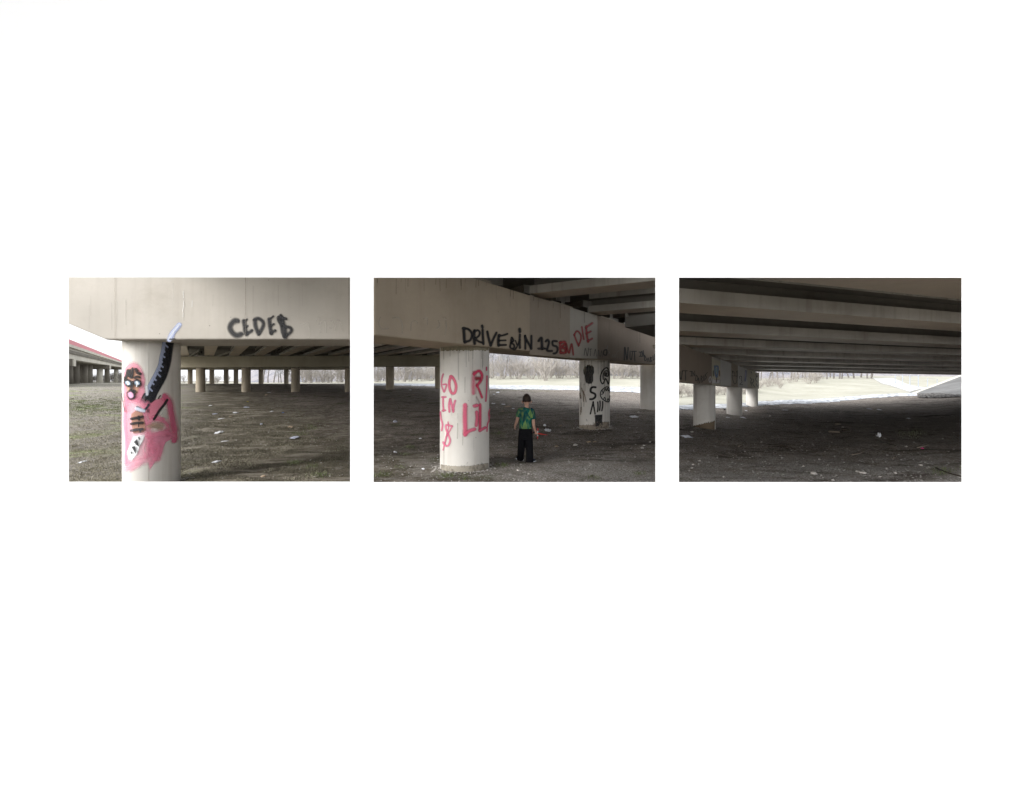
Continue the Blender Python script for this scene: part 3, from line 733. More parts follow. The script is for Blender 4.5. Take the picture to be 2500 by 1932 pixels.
for pts in ([(1420, 740), (1500, 720), (1545, 730), (1550, 930)], [(1650, 690), (1700, 640), (1715, 860)], [(1700, 740), (1780, 690), (1800, 860)], [(1840, 700), (1880, 680), (1920, 740), (1870, 800), (1840, 780)], [(1930, 830), (1960, 690), (2010, 700), (2040, 840)]):
    s.stroke(pts, 22, (.62, .58, .52), .22, .6)
s.done('faded_word', left_cap, 'ghost of painted-over letters')
s = Spray(LB_FRONT, (160, 670, 6.067))
for pts in ([(1745, 255), (1750, 350)], [(1752, 400), (1748, 480), (1738, 550)], [(1748, 575), (1742, 630)], [(1880, 390), (1876, 480)]): s.stroke(pts, 9, (.85, .85, .83), .8, .5)
s.done('white_drip', left_cap)
s = Spray(LB_FRONT, FR1)
s.stroke([(1210, 110), (1150, 180), (1100, 240), (1060, 300), (1030, 372)], 92, LAV, .95, .4); s.stroke([(1205, 112), (1130, 200), (1080, 270), (1020, 360)], 44, WHT, .5, .7)
s.stroke([(1222, 135), (1140, 240), (1110, 330), (1095, 375)], 26, (.28, .31, .45), .8, .6)
s.stroke([(1130, 366), (1040, 374)], 26, BLK, .95, .5)
s.done('blade_tip', left_cap, 'lavender tip of the painted blade')
# mural on the left column
cyl = Cyl(*L1)
s = Spray(cyl, FR1); s.clipv = (834, 1300)
s.blob([(160, 1000), (190, 880), (260, 800), (350, 770), (440, 795), (510, 880), (560, 990), (590, 1130), (580, 1260), (590, 1400), (560, 1560), (300, 1640), (165, 1600), (150, 1300)], PINK, .8, .2)
s.blob([(215, 960), (250, 900), (330, 880), (420, 900), (490, 960), (510, 1100), (500, 1250), (440, 1400), (330, 1480), (240, 1400), (205, 1250), (200, 1100)], (.62, .38, .25), .7, .2)
FRp = (0, 800 - 780, 1)
def sh(pts): return [(x, y + 180 * 7.672) for x, y in pts]     # from the lower enlargement's frame to the upper one's
s.blob(sh([(150, 120), (300, 60), (520, 100), (640, 260), (620, 520), (640, 800), (560, 1080), (620, 1250), (470, 1420), (300, 1500), (200, 1420), (170, 900), (160, 500)]), (.86, .50, .58), .8, .12)
s.blob(sh([(600, 240), (760, 110), (960, 50), (1010, 150), (900, 260), (800, 420), (720, 520), (640, 560), (600, 420)]), (.85, .25, .36), .85, .2)
s.stroke(sh([(950, 80), (1020, 180), (1050, 350), (1090, 560), (1120, 720), (1110, 860)]), 150, PINK2, .75, .6)
s.stroke(sh([(760, 480), (900, 520), (980, 600), (1000, 740)]), 130, PINK2, .55, .6)
s.blob(sh([(620, 760), (760, 720), (1000, 640), (1120, 720), (1080, 850), (980, 900), (930, 1000), (900, 1120), (860, 1230), (760, 1300), (690, 1420), (640, 1480), (610, 1300), (600, 1000)]), (.84, .27, .42), .75, .22)
s.stroke(sh([(250, 1400), (420, 1300), (600, 1250), (760, 1230)]), 170, (.86, .42, .52), .6, .7)
s.blob(sh([(310, 380), (420, 290), (540, 360), (580, 560), (600, 700), (540, 740), (350, 770), (320, 600)]), (.50, .27, .20), .8, .2)
s.stroke(sh([(620, 610), (740, 590), (860, 600)]), 110, (.50, .34, .26), .6, .7); s.stroke(sh([(700, 620), (860, 680)]), 60, (.42, .26, .18), .5, .7)
s.blob(sh([(360, 800), (470, 770), (580, 770), (560, 860), (490, 980), (430, 1160), (330, 1280), (270, 1260), (230, 1120), (290, 960)]), (.90, .91, .92), .95, .25)
for pts, w, a in (([(600, 230), (560, 420), (600, 560), (640, 700), (640, 900), (600, 1150)], 150, .6), ([(230, 150), (200, 500), (230, 900), (220, 1250)], 170, .55), ([(640, 560), (760, 470), (880, 480)], 110, .6), ([(650, 800), (820, 760), (960, 740), (1060, 780)], 150, .6), ([(700, 1000), (820, 1020), (780, 1180)], 190, .5), ([(300, 100), (480, 160), (560, 240)], 130, .6)):
    s.stroke(sh(pts), w, (.86, .29, .42), a, .8)
s.blob(sh([(310, 380), (420, 290), (540, 360), (580, 560), (600, 700), (540, 740), (350, 770), (320, 600)]), (.50, .27, .20), .8, .2)
s.blob(sh([(360, 800), (470, 770), (580, 770), (560, 860), (490, 980), (430, 1160), (330, 1280), (270, 1260), (230, 1120), (290, 960)]), (.90, .91, .92), .95, .25)
s.stroke(sh([(640, 620), (760, 600), (860, 640)]), 90, (.50, .34, .26), .6, .7)
s.blob(sh([(840, 440), (930, 290), (975, 300), (1000, 490), (900, 460)]), (.60, .57, .52), .8, .25)
s.done('pink_figure', col_L, 'pink sprayed body with brown face and white patch')
s = Spray(cyl, FR1); s.clipv = (834, 1300)
s.blob([(955, 395), (1075, 395), (1045, 560), (1020, 760), (1000, 900), (975, 1010), (950, 1110), (900, 1200), (850, 1300), (790, 1420), (740, 1560), (660, 1660), (600, 1650), (600, 1450), (640, 1350), (720, 1240), (790, 1100), (840, 980), (880, 840), (915, 620), (930, 500)], (.015, .016, .02), .97, .10, centre=(900, 900))
s.stroke([(1005, 400), (980, 600), (950, 800), (900, 980), (840, 1120), (760, 1260), (690, 1400), (650, 1560)], 165, (.015, .016, .022), .98, .0)
s.stroke([(925, 420), (905, 560), (872, 700), (845, 850), (800, 960), (745, 1070), (690, 1170), (630, 1290), (605, 1400)], 62, LAV, .95, .3)
for a, b in (((930, 470), (990, 520)), ((910, 560), (930, 610)), ((890, 680), (930, 710)), ((860, 770), (885, 800)), ((840, 850), (900, 895)), ((820, 940), (860, 965)), ((790, 1010), (850, 1070)), ((740, 1110), (770, 1140)), ((700, 1190), (730, 1215)), ((650, 1290), (700, 1340))): s.stroke([a, b], 30, LAV, .97, .2)
s.stroke([(600, 1260), (610, 1400)], 50, WHT, .9, .6)
s.stroke([(560, 1400), (490, 1540)], 36, BLK, .98, .3); s.stroke([(560, 1440), (530, 1540), (590, 1550)], 26, (.12, .12, .14), .9, .4)
s.stroke([(850, 1430), (815, 1480)], 26, BLK, .95, .4); s.stroke([(975, 1510), (920, 1600), (840, 1700), (735, 1870)], 44, BLK, .98, .25)
s.stroke([(640, 1600), (600, 1660), (540, 1700), (430, 1640)], 40, (.03, .035, .05), .97, .4)
for x, y0, y1 in ((610, 1680, 1745), (628, 1680, 1735), (645, 1680, 1755), (560, 1690, 1760)): s.stroke([(x, y0), (x + 2, y1)], 9, BLK, .95, .4)
s.stroke(sh([(420, 290), (480, 310), (540, 330)]), 70, (.62, .68, .80), .95, .5)
# hair, eyes, nose, mouth
s.blob([(240, 930), (330, 925), (320, 1010), (350, 1060), (270, 1060), (240, 1100), (200, 1180), (190, 1130), (215, 1040)], BLK, .97, .12)
s.stroke([(350, 925), (345, 1020), (325, 1095), (290, 1060)], 42, BLK, .97, .3); s.stroke([(410, 940), (435, 1000), (485, 1020)], 52, BLK, .97, .3)
s.stroke([(385, 1095), (430, 1070), (475, 1085)], 40, BLK, .97, .3); s.stroke([(205, 1080), (205, 1165)], 22, BLK, .9, .4)
for cx, cy in ((268, 1190), (435, 1190)):
    s.stroke([(cx - 8, cy - 8), (cx + 8, cy + 10)], 125, BLK, .97, .2); s.stroke([(cx - 5, cy + 2), (cx + 4, cy + 6)], 75, (.45, .62, .80), .9, .7); s.stroke([(cx - 4, cy - 8), (cx + 3, cy + 12)], 44, (.92, .95, .97), 1, .6)
s.stroke([(430, 1210), (425, 1260)], 14, (.9, .92, .95), .9, .4)
s.stroke([(345, 1180), (340, 1260), (320, 1340)], 44, BLK, .97, .3); s.stroke([(330, 1340), (385, 1350)], 60, BLK, .97, .3)
s.stroke([(320, 1400), (330, 1430)], 135, BLK, .97, .2); s.stroke([(318, 1408), (326, 1425)], 88, (.80, .42, .60), .97, .3)
s.stroke([(165, 1385), (180, 1530), (205, 1640), (222, 1730)], 13, BLK, .95, .35)
for y0, y1, c in ((480, 440, BLK), (575, 555, BLK), (700, 675, (.05, .05, .06))):
    s.stroke(sh([(335, y0), (430, y0 - 18), (530, y1)]), 48, c, .95, .3)
s.stroke(sh([(465, 440), (470, 500)]), 40, BLK, .95, .35); s.stroke(sh([(465, 560), (465, 620)]), 20, BLK, .95, .35); s.stroke(sh([(490, 680), (495, 720)]), 30, (.05, .05, .06), .95, .35)
s.blob(sh([(375, 910), (440, 850), (455, 930), (475, 1000), (420, 970)]), BLK, .97, .15); s.blob(sh([(335, 1000), (400, 980), (415, 1060), (425, 1145), (380, 1080)]), BLK, .97, .15)
s.stroke(sh([(470, 830), (480, 860)]), 26, BLK, .97, .3); s.stroke(sh([(335, 1100), (340, 1120)]), 26, BLK, .97, .3)
s.done('black_figure_lines', col_L, 'black blade, face and ribs of the painted figure')
mb = MB()
p0, n0 = cyl.hit(361.5, 1010); ang = math.atan2(n0.y, n0.x)
a = Vector((L1[0] + (L1[2] + .002) * math.cos(ang), L1[1] + (L1[2] + .002) * math.sin(ang), 0)); t = Vector((-math.sin(ang), math.cos(ang), 0)) * .005
mb.hexa([(a - t - n0 * .02) + Vector((0, 0, -.3)), (a + t - n0 * .02) + Vector((0, 0, -.3)), (a + t) + Vector((0, 0, -.3)), (a - t) + Vector((0, 0, -.3))][::1],
        [(a - t - n0 * .02) + Vector((0, 0, zbL - .02)), (a + t - n0 * .02) + Vector((0, 0, zbL - .02)), (a + t) + Vector((0, 0, zbL - .02)), (a - t) + Vector((0, 0, zbL - .02))])
mb.build('form_seam', M['column'], col_L)

# pink letters on the middle column
s = Spray(Cyl(*P1), FR3); PK = (.72, .12, .22); PK2 = (.70, .15, .27)
for pts, w, c, a in (([(122, 295), (105, 350), (100, 430), (120, 500), (135, 530), (155, 480), (165, 430), (125, 430)], 24, PK2, .8), ([(225, 325), (205, 380), (205, 470), (235, 545), (275, 540), (292, 470), (280, 400), (245, 335), (222, 325)], 40, PK, .85),
                     ([(108, 598), (155, 598)], 26, PK2, .8), ([(122, 605), (122, 690), (128, 780)], 26, PK2, .8), ([(115, 780), (150, 775)], 26, PK2, .7),
                     ([(205, 790), (200, 700), (215, 630)], 32, PK2, .8), ([(215, 630), (235, 700), (255, 780)], 34, PK2, .8), ([(255, 790), (262, 720), (280, 650)], 32, PK2, .8),
                     ([(88, 800), (95, 880), (115, 960), (105, 1040)], 24, PK2, .85), ([(188, 930), (195, 1000), (170, 1100), (150, 1190), (125, 1300)], 18, PK2, .75), ([(240, 985), (165, 970), (165, 1030), (200, 1120), (215, 1180), (190, 1240), (150, 1240), (125, 1200)], 28, PK2, .78), ([(240, 985), (215, 1040), (165, 1130), (150, 1200)], 20, PK2, .75),
                     ([(530, 280), (520, 400), (520, 540)], 60, PK, .55), ([(530, 290), (590, 250), (630, 300), (620, 370), (570, 440)], 42, (.62, .04, .11), .9), ([(565, 440), (600, 520), (630, 600)], 34, (.62, .04, .11), .9), ([(570, 350), (585, 350)], 60, (.30, .02, .04), .9),
                     ([(690, 205), (690, 240)], 22, PK, .8), ([(695, 320), (692, 480), (680, 650)], 22, PK, .9), ([(560, 600), (590, 660), (600, 690)], 26, (.35, .2, .22), .45),
                     ([(410, 710), (408, 880), (412, 1000), (412, 1090)], 62, PK, .92), ([(415, 1085), (470, 1045), (530, 1025)], 50, PK, .85), ([(535, 715), (560, 710)], 50, PK, .9), ([(560, 800), (565, 880), (555, 970)], 44, PK, .9),
                     ([(605, 705), (605, 860), (602, 1040)], 42, (.62, .05, .13), .9), ([(605, 1040), (665, 1005)], 40, PK, .85), ([(730, 760), (715, 820), (720, 900), (700, 960), (692, 1050)], 18, PK, .9), ([(718, 900), (733, 840)], 16, PK, .8)):
    s.stroke(pts, w, c, a, .5)
s.done('pink_letters', col_1, 'pink sprayed letters GO IN, LIL and RI')
# worn foot band of columns 1 and 2
def foot(col, P, edge, fr, cmat, name='foot_band'):
    s = Spray(Cyl(*P), fr); c = cmat
    b = len(s.v); n = len(edge)
    for i, (x, y0, y1) in enumerate(edge):
        for yy, a in ((y0 - 6, 0), (y0 + 6, .85), (y1, .85)): s.put(s.px((x, yy)), c, a)
    for i in range(n - 1):
        for k in range(2): q = b + i * 3 + k; s.f.append((q, q + 1, q + 4, q + 3))
    s.done(name, col)
rr = random.Random(3)
foot(col_1, P1, [(88 + i * 12.9, 1500 + 30 * math.sin(i / 50 * math.pi) - (i / 50) * 30 + rr.uniform(-5, 5), 1700) for i in range(50)], FR3, (.40, .365, .30))
foot(col_1, P1, [(88 + i * 12.9, -160, -20 + rr.uniform(-10, 8)) for i in range(50)], FR3, (.28, .25, .17), 'top_band')  # darker band round the top of the column
foot(col_2, P2, [(108 + i * 12.9, (1500 if i < 26 else 1440) + rr.uniform(-14, 14), 1700) for i in range(49)], FR4, (.33, .28, .22))
foot(col_a, Pa, [(258 + i * 6.5, 730 - 1.6 * i + rr.uniform(-10, 10), 900) for i in range(50)], (1650, 920, 6.067), (.17, .12, .07))
# marks on the second column
s = Spray(Cyl(*P2), FR4)
s.blob([(200, 380), (225, 300), (265, 290), (290, 250), (310, 270), (330, 248), (345, 275), (375, 270), (385, 265), (425, 310), (430, 420), (410, 470), (410, 600), (380, 655), (320, 665), (255, 640), (235, 560), (230, 480), (205, 440)], BLK, .98, .08)
s.blob([(440, 1290), (600, 1280), (590, 1400), (590, 1510), (450, 1540), (440, 1420)], BLK, .97, .1)
for pts, w in (([(455, 725), (400, 722), (360, 750), (360, 820), (440, 860), (450, 920), (400, 965), (345, 970)], 30), ([(350, 1270), (380, 1140), (410, 1025)], 22), ([(405, 1030), (425, 1150), (445, 1270)], 22),
               ([(500, 1030), (505, 1120), (495, 1225)], 20), ([(545, 1010), (548, 1100), (535, 1200)], 20), ([(600, 1020), (598, 1120), (582, 1205)], 20),
               ([(740, 560), (715, 660), (690, 600), (655, 545), (630, 600), (600, 655), (560, 600), (555, 500), (590, 400), (640, 340), (690, 325), (735, 400), (742, 500), (735, 620)], 18), ([(610, 560), (605, 480), (640, 400), (700, 390), (715, 480)], 16), ([(640, 480), (650, 430), (680, 440), (660, 490), (700, 495)], 20),
               ([(742, 830), (740, 760), (690, 715), (630, 740), (570, 800), (552, 880), (580, 950), (640, 1000), (700, 1025), (740, 1000), (745, 900)], 15), ([(590, 790), (610, 850), (625, 800), (640, 770)], 12), ([(650, 740), (675, 800), (690, 740), (715, 800), (730, 790)], 12), ([(620, 960), (640, 930), (660, 985)], 12), ([(690, 1000), (705, 955), (725, 990)], 12), ([(575, 870), (605, 860)], 12)):
    s.stroke(pts, w * 1.35, BLK, .97, .25)
for pts in ([(180, 745), (200, 840), (215, 1010)], [(140, 850), (160, 960), (150, 900)], [(200, 800), (240, 900), (265, 1020)], [(165, 1140), (155, 1280)]): s.stroke(pts, 26, (.22, .12, .05), .6, .6)
s.done('black_marks', col_2, 'black blob head, letter S, tally strokes, toothed circle and square')
# long line of letters on the middle cap
pl = CB_FRONT
patch('brown_cover_patch', pl, [(1293, 866), (1391, 873.8), (1391, 750.6), (1293, 720.5)], M['patch_brown'], centre_cap)
patch('grey_cover_patch', pl, [(1391.3, 873.8), (1458, 876.5), (1458, 771), (1391.3, 750.7)], M['patch_grey'], centre_cap)
patch('umber_cover_patch', pl, [(1458.3, 876.5), (1618, 891), (1618, 820), (1458.3, 771.1)], M['patch_dark'], centre_cap)
s = Spray(pl, FR5)
for pts, w in (([(180, 190), (190, 300), (195, 400), (205, 465)], 40), ([(175, 185), (270, 200), (335, 260), (350, 340), (310, 430), (210, 465)], 32), ([(400, 240), (395, 370), (405, 490)], 40), ([(400, 250), (470, 225), (510, 270), (490, 340), (410, 400)], 28), ([(415, 395), (480, 450), (560, 480)], 28),
               ([(570, 220), (572, 350), (585, 500)], 34), ([(560, 140), (565, 160)], 36), ([(665, 260), (690, 380), (730, 530)], 34), ([(735, 530), (790, 400), (850, 280)], 32), ([(905, 330), (890, 420), (895, 530)], 38), ([(900, 335), (980, 330), (1070, 300)], 26), ([(910, 435), (1035, 432)], 24), ([(900, 530), (1040, 525)], 28),
               ([(1160, 380), (1145, 480), (1130, 570), (1170, 600), (1215, 580), (1205, 520), (1150, 480), (1200, 440), (1170, 380)], 26), ([(1240, 440), (1270, 520)], 18), ([(1330, 420), (1270, 560), (1220, 625), (1180, 610)], 20), ([(1330, 320), (1325, 450), (1330, 580)], 30), ([(1325, 210), (1328, 245)], 42),
               ([(1435, 340), (1445, 470), (1440, 600)], 28), ([(1435, 350), (1500, 480), (1560, 600)], 28), ([(1565, 345), (1565, 470), (1560, 600)], 28), ([(1715, 440), (1770, 380), (1780, 500), (1785, 600)], 34), ([(1710, 600), (1840, 600)], 28),
               ([(1860, 450), (1900, 420), (1925, 480), (1900, 570), (1885, 640), (1980, 650)], 30), ([(2080, 450), (2000, 450), (2005, 530), (2080, 560), (2100, 630), (2070, 690), (2020, 700)], 28)):
    s.stroke(pts, w * 1.7, BLK, .97, .5)
s.done('black_letters', centre_cap, 'black sprayed words DRIVE BY IN 125')
s = Spray(pl, FR6)
for pts, w in (([(150, 570), (145, 680), (160, 780)], 40), ([(150, 570), (240, 560), (250, 600), (180, 670), (250, 700), (250, 780), (160, 785)], 46), ([(270, 780), (270, 600), (330, 790), (385, 600), (420, 820)], 30),
               ([(440, 410), (480, 520), (530, 640)], 30), ([(440, 410), (500, 330), (570, 400), (580, 500), (540, 620)], 30), ([(600, 250), (620, 380), (640, 500)], 28), ([(690, 240), (700, 400), (730, 550)], 40), ([(690, 250), (810, 170)], 40), ([(700, 380), (780, 340)], 34), ([(725, 540), (810, 490)], 34)):
    s.stroke(pts, w * 1.45, RED, .8, .6)
s.done('red_letters', centre_cap, 'dull red sprayed letters EM DIE')
s = Spray(pl, FR6)
GB = (.03, .032, .03)
for pts, w in (([(1490, 930), (1500, 670), (1545, 930), (1570, 680)], 18), ([(1610, 750), (1610, 900), (1640, 920), (1660, 760)], 14), ([(1640, 755), (1740, 755)], 13), ([(1700, 760), (1710, 960)], 14), ([(1795, 770), (1850, 770)], 12), ([(1825, 775), (1830, 855)], 12), ([(1800, 860), (1860, 860)], 12), ([(1865, 860), (1855, 750), (1895, 860), (1885, 740)], 12),
               ([(1910, 840), (1915, 950), (1950, 920), (1915, 840)], 12), ([(1965, 970), (1985, 890), (2005, 975)], 11), ([(2030, 880), (2030, 970), (2065, 950), (2030, 920), (2060, 890), (2030, 880)], 12), ([(2085, 850), (2090, 930), (2110, 930), (2120, 820)], 11), ([(2135, 930), (2160, 800)], 11)):
    s.stroke(pts, w * 1.55, GB, .9, .4)
for pts in ([(645, 840), (670, 690), (710, 850), (740, 680)], [(740, 710), (805, 705)], [(775, 710), (775, 850)]): s.stroke(pts, 13, (.09, .09, .085), .8, .4)
for pts in ([(850, 850), (880, 710), (900, 860)], [(930, 850), (950, 730), (960, 850)], [(980, 870), (1010, 740), (1020, 870)]): s.stroke(pts, 15, (.17, .16, .15), .7, .5)
s.stroke([(1110, 720), (1060, 740), (1050, 820), (1110, 830), (1120, 740)], 28, (.06, .055, .055), .8, .4)
for pts in ([(1225, 890), (1235, 820), (1260, 890), (1290, 820), (1300, 890)], [(1370, 740), (1325, 790), (1345, 900)]): s.stroke(pts, 17, (.5, .45, .38), .7, .5)
s.stroke([(1135, 640), (1120, 700)], 10, (.5, .5, .48), .7, .5); s.stroke([(1165, 760), (1175, 800)], 8, (.6, .6, .58), .7, .5); s.stroke([(940, 760), (935, 850)], 7, (.5, .5, .48), .6, .5)
s.done('small_black_letters', centre_cap, 'thin black letters NUT IN DA BUS with rubbed-out words')
s = Spray(pl, (905, 670, 6.067))
for pts in ([(140, 640), (115, 720), (160, 810), (260, 800)], [(320, 650), (400, 640), (460, 720), (465, 870)], [(590, 830), (600, 720), (650, 690), (690, 720)], [(780, 660), (830, 650), (835, 740)], [(1000, 690), (1020, 760), (980, 800)], [(1070, 640), (1110, 650)], [(1110, 690), (1115, 800), (1095, 890)]):
    s.stroke(pts, 20, (.60, .58, .54), .25, .6)
s.done('faded_letters', centre_cap, 'ghostly painted-over letters')
# right cap patches and tags
pl = RB_FRONT
def q7(*pts): return [(1655 + x / 10.4, 860 + y / 10.4) for x, y in pts]
def strip7(name, x0, x1, mat, ytop_pad=4, ybot_pad=8):
    def vt(x): u = 1655 + x / 10.4; return 841 + (911 - 841) * (u - 1657) / 196 + ytop_pad / 10.4
    def vb(x): u = 1655 + x / 10.4; return 933.5 + 16 * (u - 1657) / 192 - ybot_pad / 10.4
    patch(name, pl, [(1655 + x0 / 10.4, vb(x0)), (1655 + x1 / 10.4, vb(x1)), (1655 + x1 / 10.4, vt(x1)), (1655 + x0 / 10.4, vt(x0))], mat, right_cap)
strip7('umber_cover_patch', -40, 860, M['patch_dark']); strip7('cream_cover_patch', 862, 1076, M['patch_cream'], 60); strip7('pale_cover_patch', 1078, 1352, M['patch_pale'])
strip7('brown_cover_patch', 1354, 1520, M['patch_brown']); strip7('pale_cover_patch', 1522, 1765, M['patch_pale']); strip7('cream_cover_patch', 1767, 2060, M['patch_cream'])
s = Spray(pl, FR7)
for pts, w in (([(45, 500), (50, 640), (80, 690), (110, 480)], 20), ([(120, 475), (235, 475)], 17), ([(190, 480), (185, 715)], 19), ([(295, 490), (360, 490)], 16), ([(335, 490), (340, 605)], 16), ([(310, 608), (370, 608)], 15), ([(375, 605), (370, 500), (420, 605), (420, 480)], 15),
               ([(455, 590), (440, 730), (490, 700), (490, 620), (455, 590)], 15), ([(500, 770), (520, 650), (540, 780)], 15), ([(580, 600), (580, 755), (620, 740), (585, 680), (615, 640), (580, 600)], 15), ([(640, 600), (645, 720), (670, 700), (680, 580)], 14), ([(740, 520), (690, 580), (720, 640), (690, 690)], 14)):
    s.stroke(pts, w * 1.1, (.015, .015, .015), .95, .35)
s.done('black_words', right_cap, 'black letters UT IN DA BUS')
s = Spray(pl, FR7)
s.stroke([(820, 620), (785, 690), (810, 770), (845, 690), (815, 620)], 24, (.75, .72, .72), .8, .5)
s.blob([(840, 800), (850, 660), (930, 700), (1000, 690), (1090, 700), (1080, 810)], (.72, .70, .70), .8, .3)
s.stroke([(930, 360), (1010, 370), (1005, 520), (980, 640), (940, 520), (935, 370)], 40, (.13, .22, .38), .85, .4); s.stroke([(960, 400), (960, 500), (985, 430), (985, 540)], 24, (.35, .5, .55), .8, .4)
s.stroke([(895, 480), (900, 600)], 30, (.09, .1, .07), .8, .5); s.stroke([(1050, 480), (1055, 600)], 32, (.30, .13, .08), .7, .5); s.stroke([(980, 660), (970, 760)], 26, (.06, .03, .03), .85, .4)
s.stroke([(1390, 490), (1380, 640), (1420, 790), (1480, 780), (1500, 620), (1495, 500)], 20, (.10, .11, .09), .85, .4); s.stroke([(1370, 470), (1390, 520), (1405, 480)], 12, BLK, .8, .4); s.stroke([(1480, 480), (1495, 520), (1510, 470)], 12, BLK, .8, .4); s.stroke([(1375, 600), (1500, 610)], 14, BLK, .7, .4); s.stroke([(1435, 500), (1440, 600)], 12, BLK, .7, .4)
s.stroke([(1560, 680), (1560, 620), (1610, 620), (1600, 690), (1620, 760), (1560, 820), (1640, 825)], 14, BLK, .75, .4)
s.stroke([(1720, 480), (1715, 600), (1700, 720)], 50, (.40, .42, .66), .6, .6)
for pts in ([(1850, 490), (1865, 530)], [(1830, 650), (1865, 700), (1840, 760), (1870, 850)], [(1900, 680), (1920, 740), (1890, 800), (1945, 880)], [(1975, 560), (1985, 620), (1970, 700), (2010, 760)], [(2010, 560), (2000, 640), (2030, 600)], [(1985, 800), (2010, 880), (2035, 830)], [(1850, 800), (1880, 760)]): s.stroke(pts, 16, (.09, .085, .07), .8, .4)
s.done('small_tags', right_cap, 'row of small blue, white and black tags')

s = Spray(LB_FRONT, (0, 0, 1)); rw = random.Random(21)
for _ in range(14):
    u = rw.uniform(175, 850); v = rw.uniform(680, 760); L = rw.uniform(15, 70); s.stroke([(u, v), (u + rw.uniform(-1, 1), v + L)], rw.uniform(1.0, 2.4), rw.choice(((.30, .25, .19), (.62, .60, .56), (.22, .19, .15))), rw.uniform(.06, .18), .4)
for u in (282, 600, 852): s.stroke([(u, 670), (u + .4, 826)], 1.1, (.25, .22, .18), .5, .2)
s.done('water_streaks', left_cap)
s = Spray(CB_FRONT, (0, 0, 1))
for _ in range(30):
    u = rw.uniform(915, 1590); vt = max(680, 678 + (u - 1154) * .306); s.stroke([(u, vt + 2), (u + rw.uniform(-1, 1), vt + rw.uniform(8, 45))], rw.uniform(1.0, 2.6), rw.choice(((.12, .10, .07), (.45, .42, .36), (.16, .13, .10))), rw.uniform(.15, .4), .4)
s.done('water_streaks', centre_cap)
for col, P, u0, u1, vt, vb in ((col_1, P1, 1078, 1191, 850, 1150), (col_2, P2, 1417, 1487, 882, 1045)):
    s = Spray(Cyl(*P), (0, 0, 1))
    for _ in range(22):
        u = rw.uniform(u0, u1); v = rw.choice((vt, vt, rw.uniform(vt, vb))); s.stroke([(u, v), (u + rw.uniform(-1, 1), min(vb, v + rw.uniform(10, 80)))], rw.uniform(1.0, 3.0), rw.choice(((.30, .26, .19), (.42, .38, .32), (.2, .17, .13))), rw.uniform(.12, .35), .4)
    for _ in range(26):
        u = rw.uniform(u0, u1); v = vb - abs(rw.gauss(0, 14)); s.stroke([(u, v), (u + rw.uniform(-2, 2), v + 3)], rw.uniform(2, 6), (.24, .20, .16), rw.uniform(.15, .4), .5)
    s.done('water_streaks', col)

# ---------------------------------------------------------------- abutment, channel, fence at the far right
def quad_sheet(name, pts, mat, label, cat=None, kind=None, th=.15, nx=24, ny=8, drape=None):
    V = []; Fc = []
    a, b, c, d = [Vector(p) for p in pts]
    for k, o in enumerate((0, -th)):
        for j in range(ny + 1):
            for i in range(nx + 1):
                s_, t_ = i / nx, j / ny; p = (a * (1 - s_) + b * s_) * (1 - t_) + (d * (1 - s_) + c * s_) * t_
                V.append((p.x, p.y, (p.z if drape is None else Hs(p.x, p.y) + drape) + o))
    W = nx + 1; N = W * (ny + 1)
    for j in range(ny):
        for i in range(nx):
            q = j * W + i; Fc.append((q, q + 1, q + W + 1, q + W)); Fc.append((N + q, N + q + W, N + q + W + 1, N + q + 1))
    for i in range(nx): Fc.append((i, N + i, N + i + 1, i + 1)); q = ny * W + i; Fc.append((q, q + 1, N + q + 1, N + q))
    for j in range(ny): q = j * W; Fc.append((q, q + W, N + q + W, N + q)); q = j * W + nx; Fc.append((q, N + q, N + q + W, q + W))
    o = mesh(name, V, Fc, mat); return tag(o, label, cat, kind=kind)
quad_sheet('slope_paving', [at(2228, 963, 38), at(2440, 970, 32), at(2440, 880, 38), at(2352, 917, 45)], M['paving'], 'grey concrete slope paving rising to the bridge end at the right', 'slope paving', th=.3)
quad_sheet('kerb_edge', [at(2222, 961.5, 38.6), at(2233, 962, 38), at(2358, 918.5, 44.8), at(2345, 915, 45.6)], M['far'], 'white concrete edge along the top of the slope paving', 'concrete edge', th=.35, nx=2)
ch = [at(2205, 958, 46.0), at(2262, 955, 46.5), at(2190, 926, 60), at(2135, 921, 62)]
quad_sheet('drainage_channel', [ghit(2222, 960), ghit(2268, 950), ghit(2180, 925), ghit(2130, 925)], M['channel'], 'white concrete drainage channel coming down the bank', 'channel', th=.25, drape=.13)
fr = empty('chain_fence', at(2186, 932, 58), 'row of thin grey fence posts on the bank above the channel', 'fence')
pf = [(2186, 915, 932, 58), (2203.5, 915.5, 940, 55), (2221.5, 916, 946, 52), (2242, 916, 950, 49.5), (2264.5, 924, 943, 56), (2288, 925, 935, 62)]
for u, vt, vb, y in pf:
    mb = MB(); mb.tube([at(u, vb + 4, y), at(u, vt, y)], .05, 8); mb.build('fence_post', M['post'], fr)
mb = MB()
for a, b in zip(pf[:3], pf[1:4]): mb.tube([at(a[0], a[1] + 1, a[3]), at(b[0], b[1] + 1, b[3])], .018, 5)
for a, b in zip(pf[4:5], pf[5:6]): mb.tube([at(a[0], a[1] + 1, a[3]), at(b[0], b[1] + 1, b[3])], .018, 5)
mb.build('top_wire', M['post'], fr)

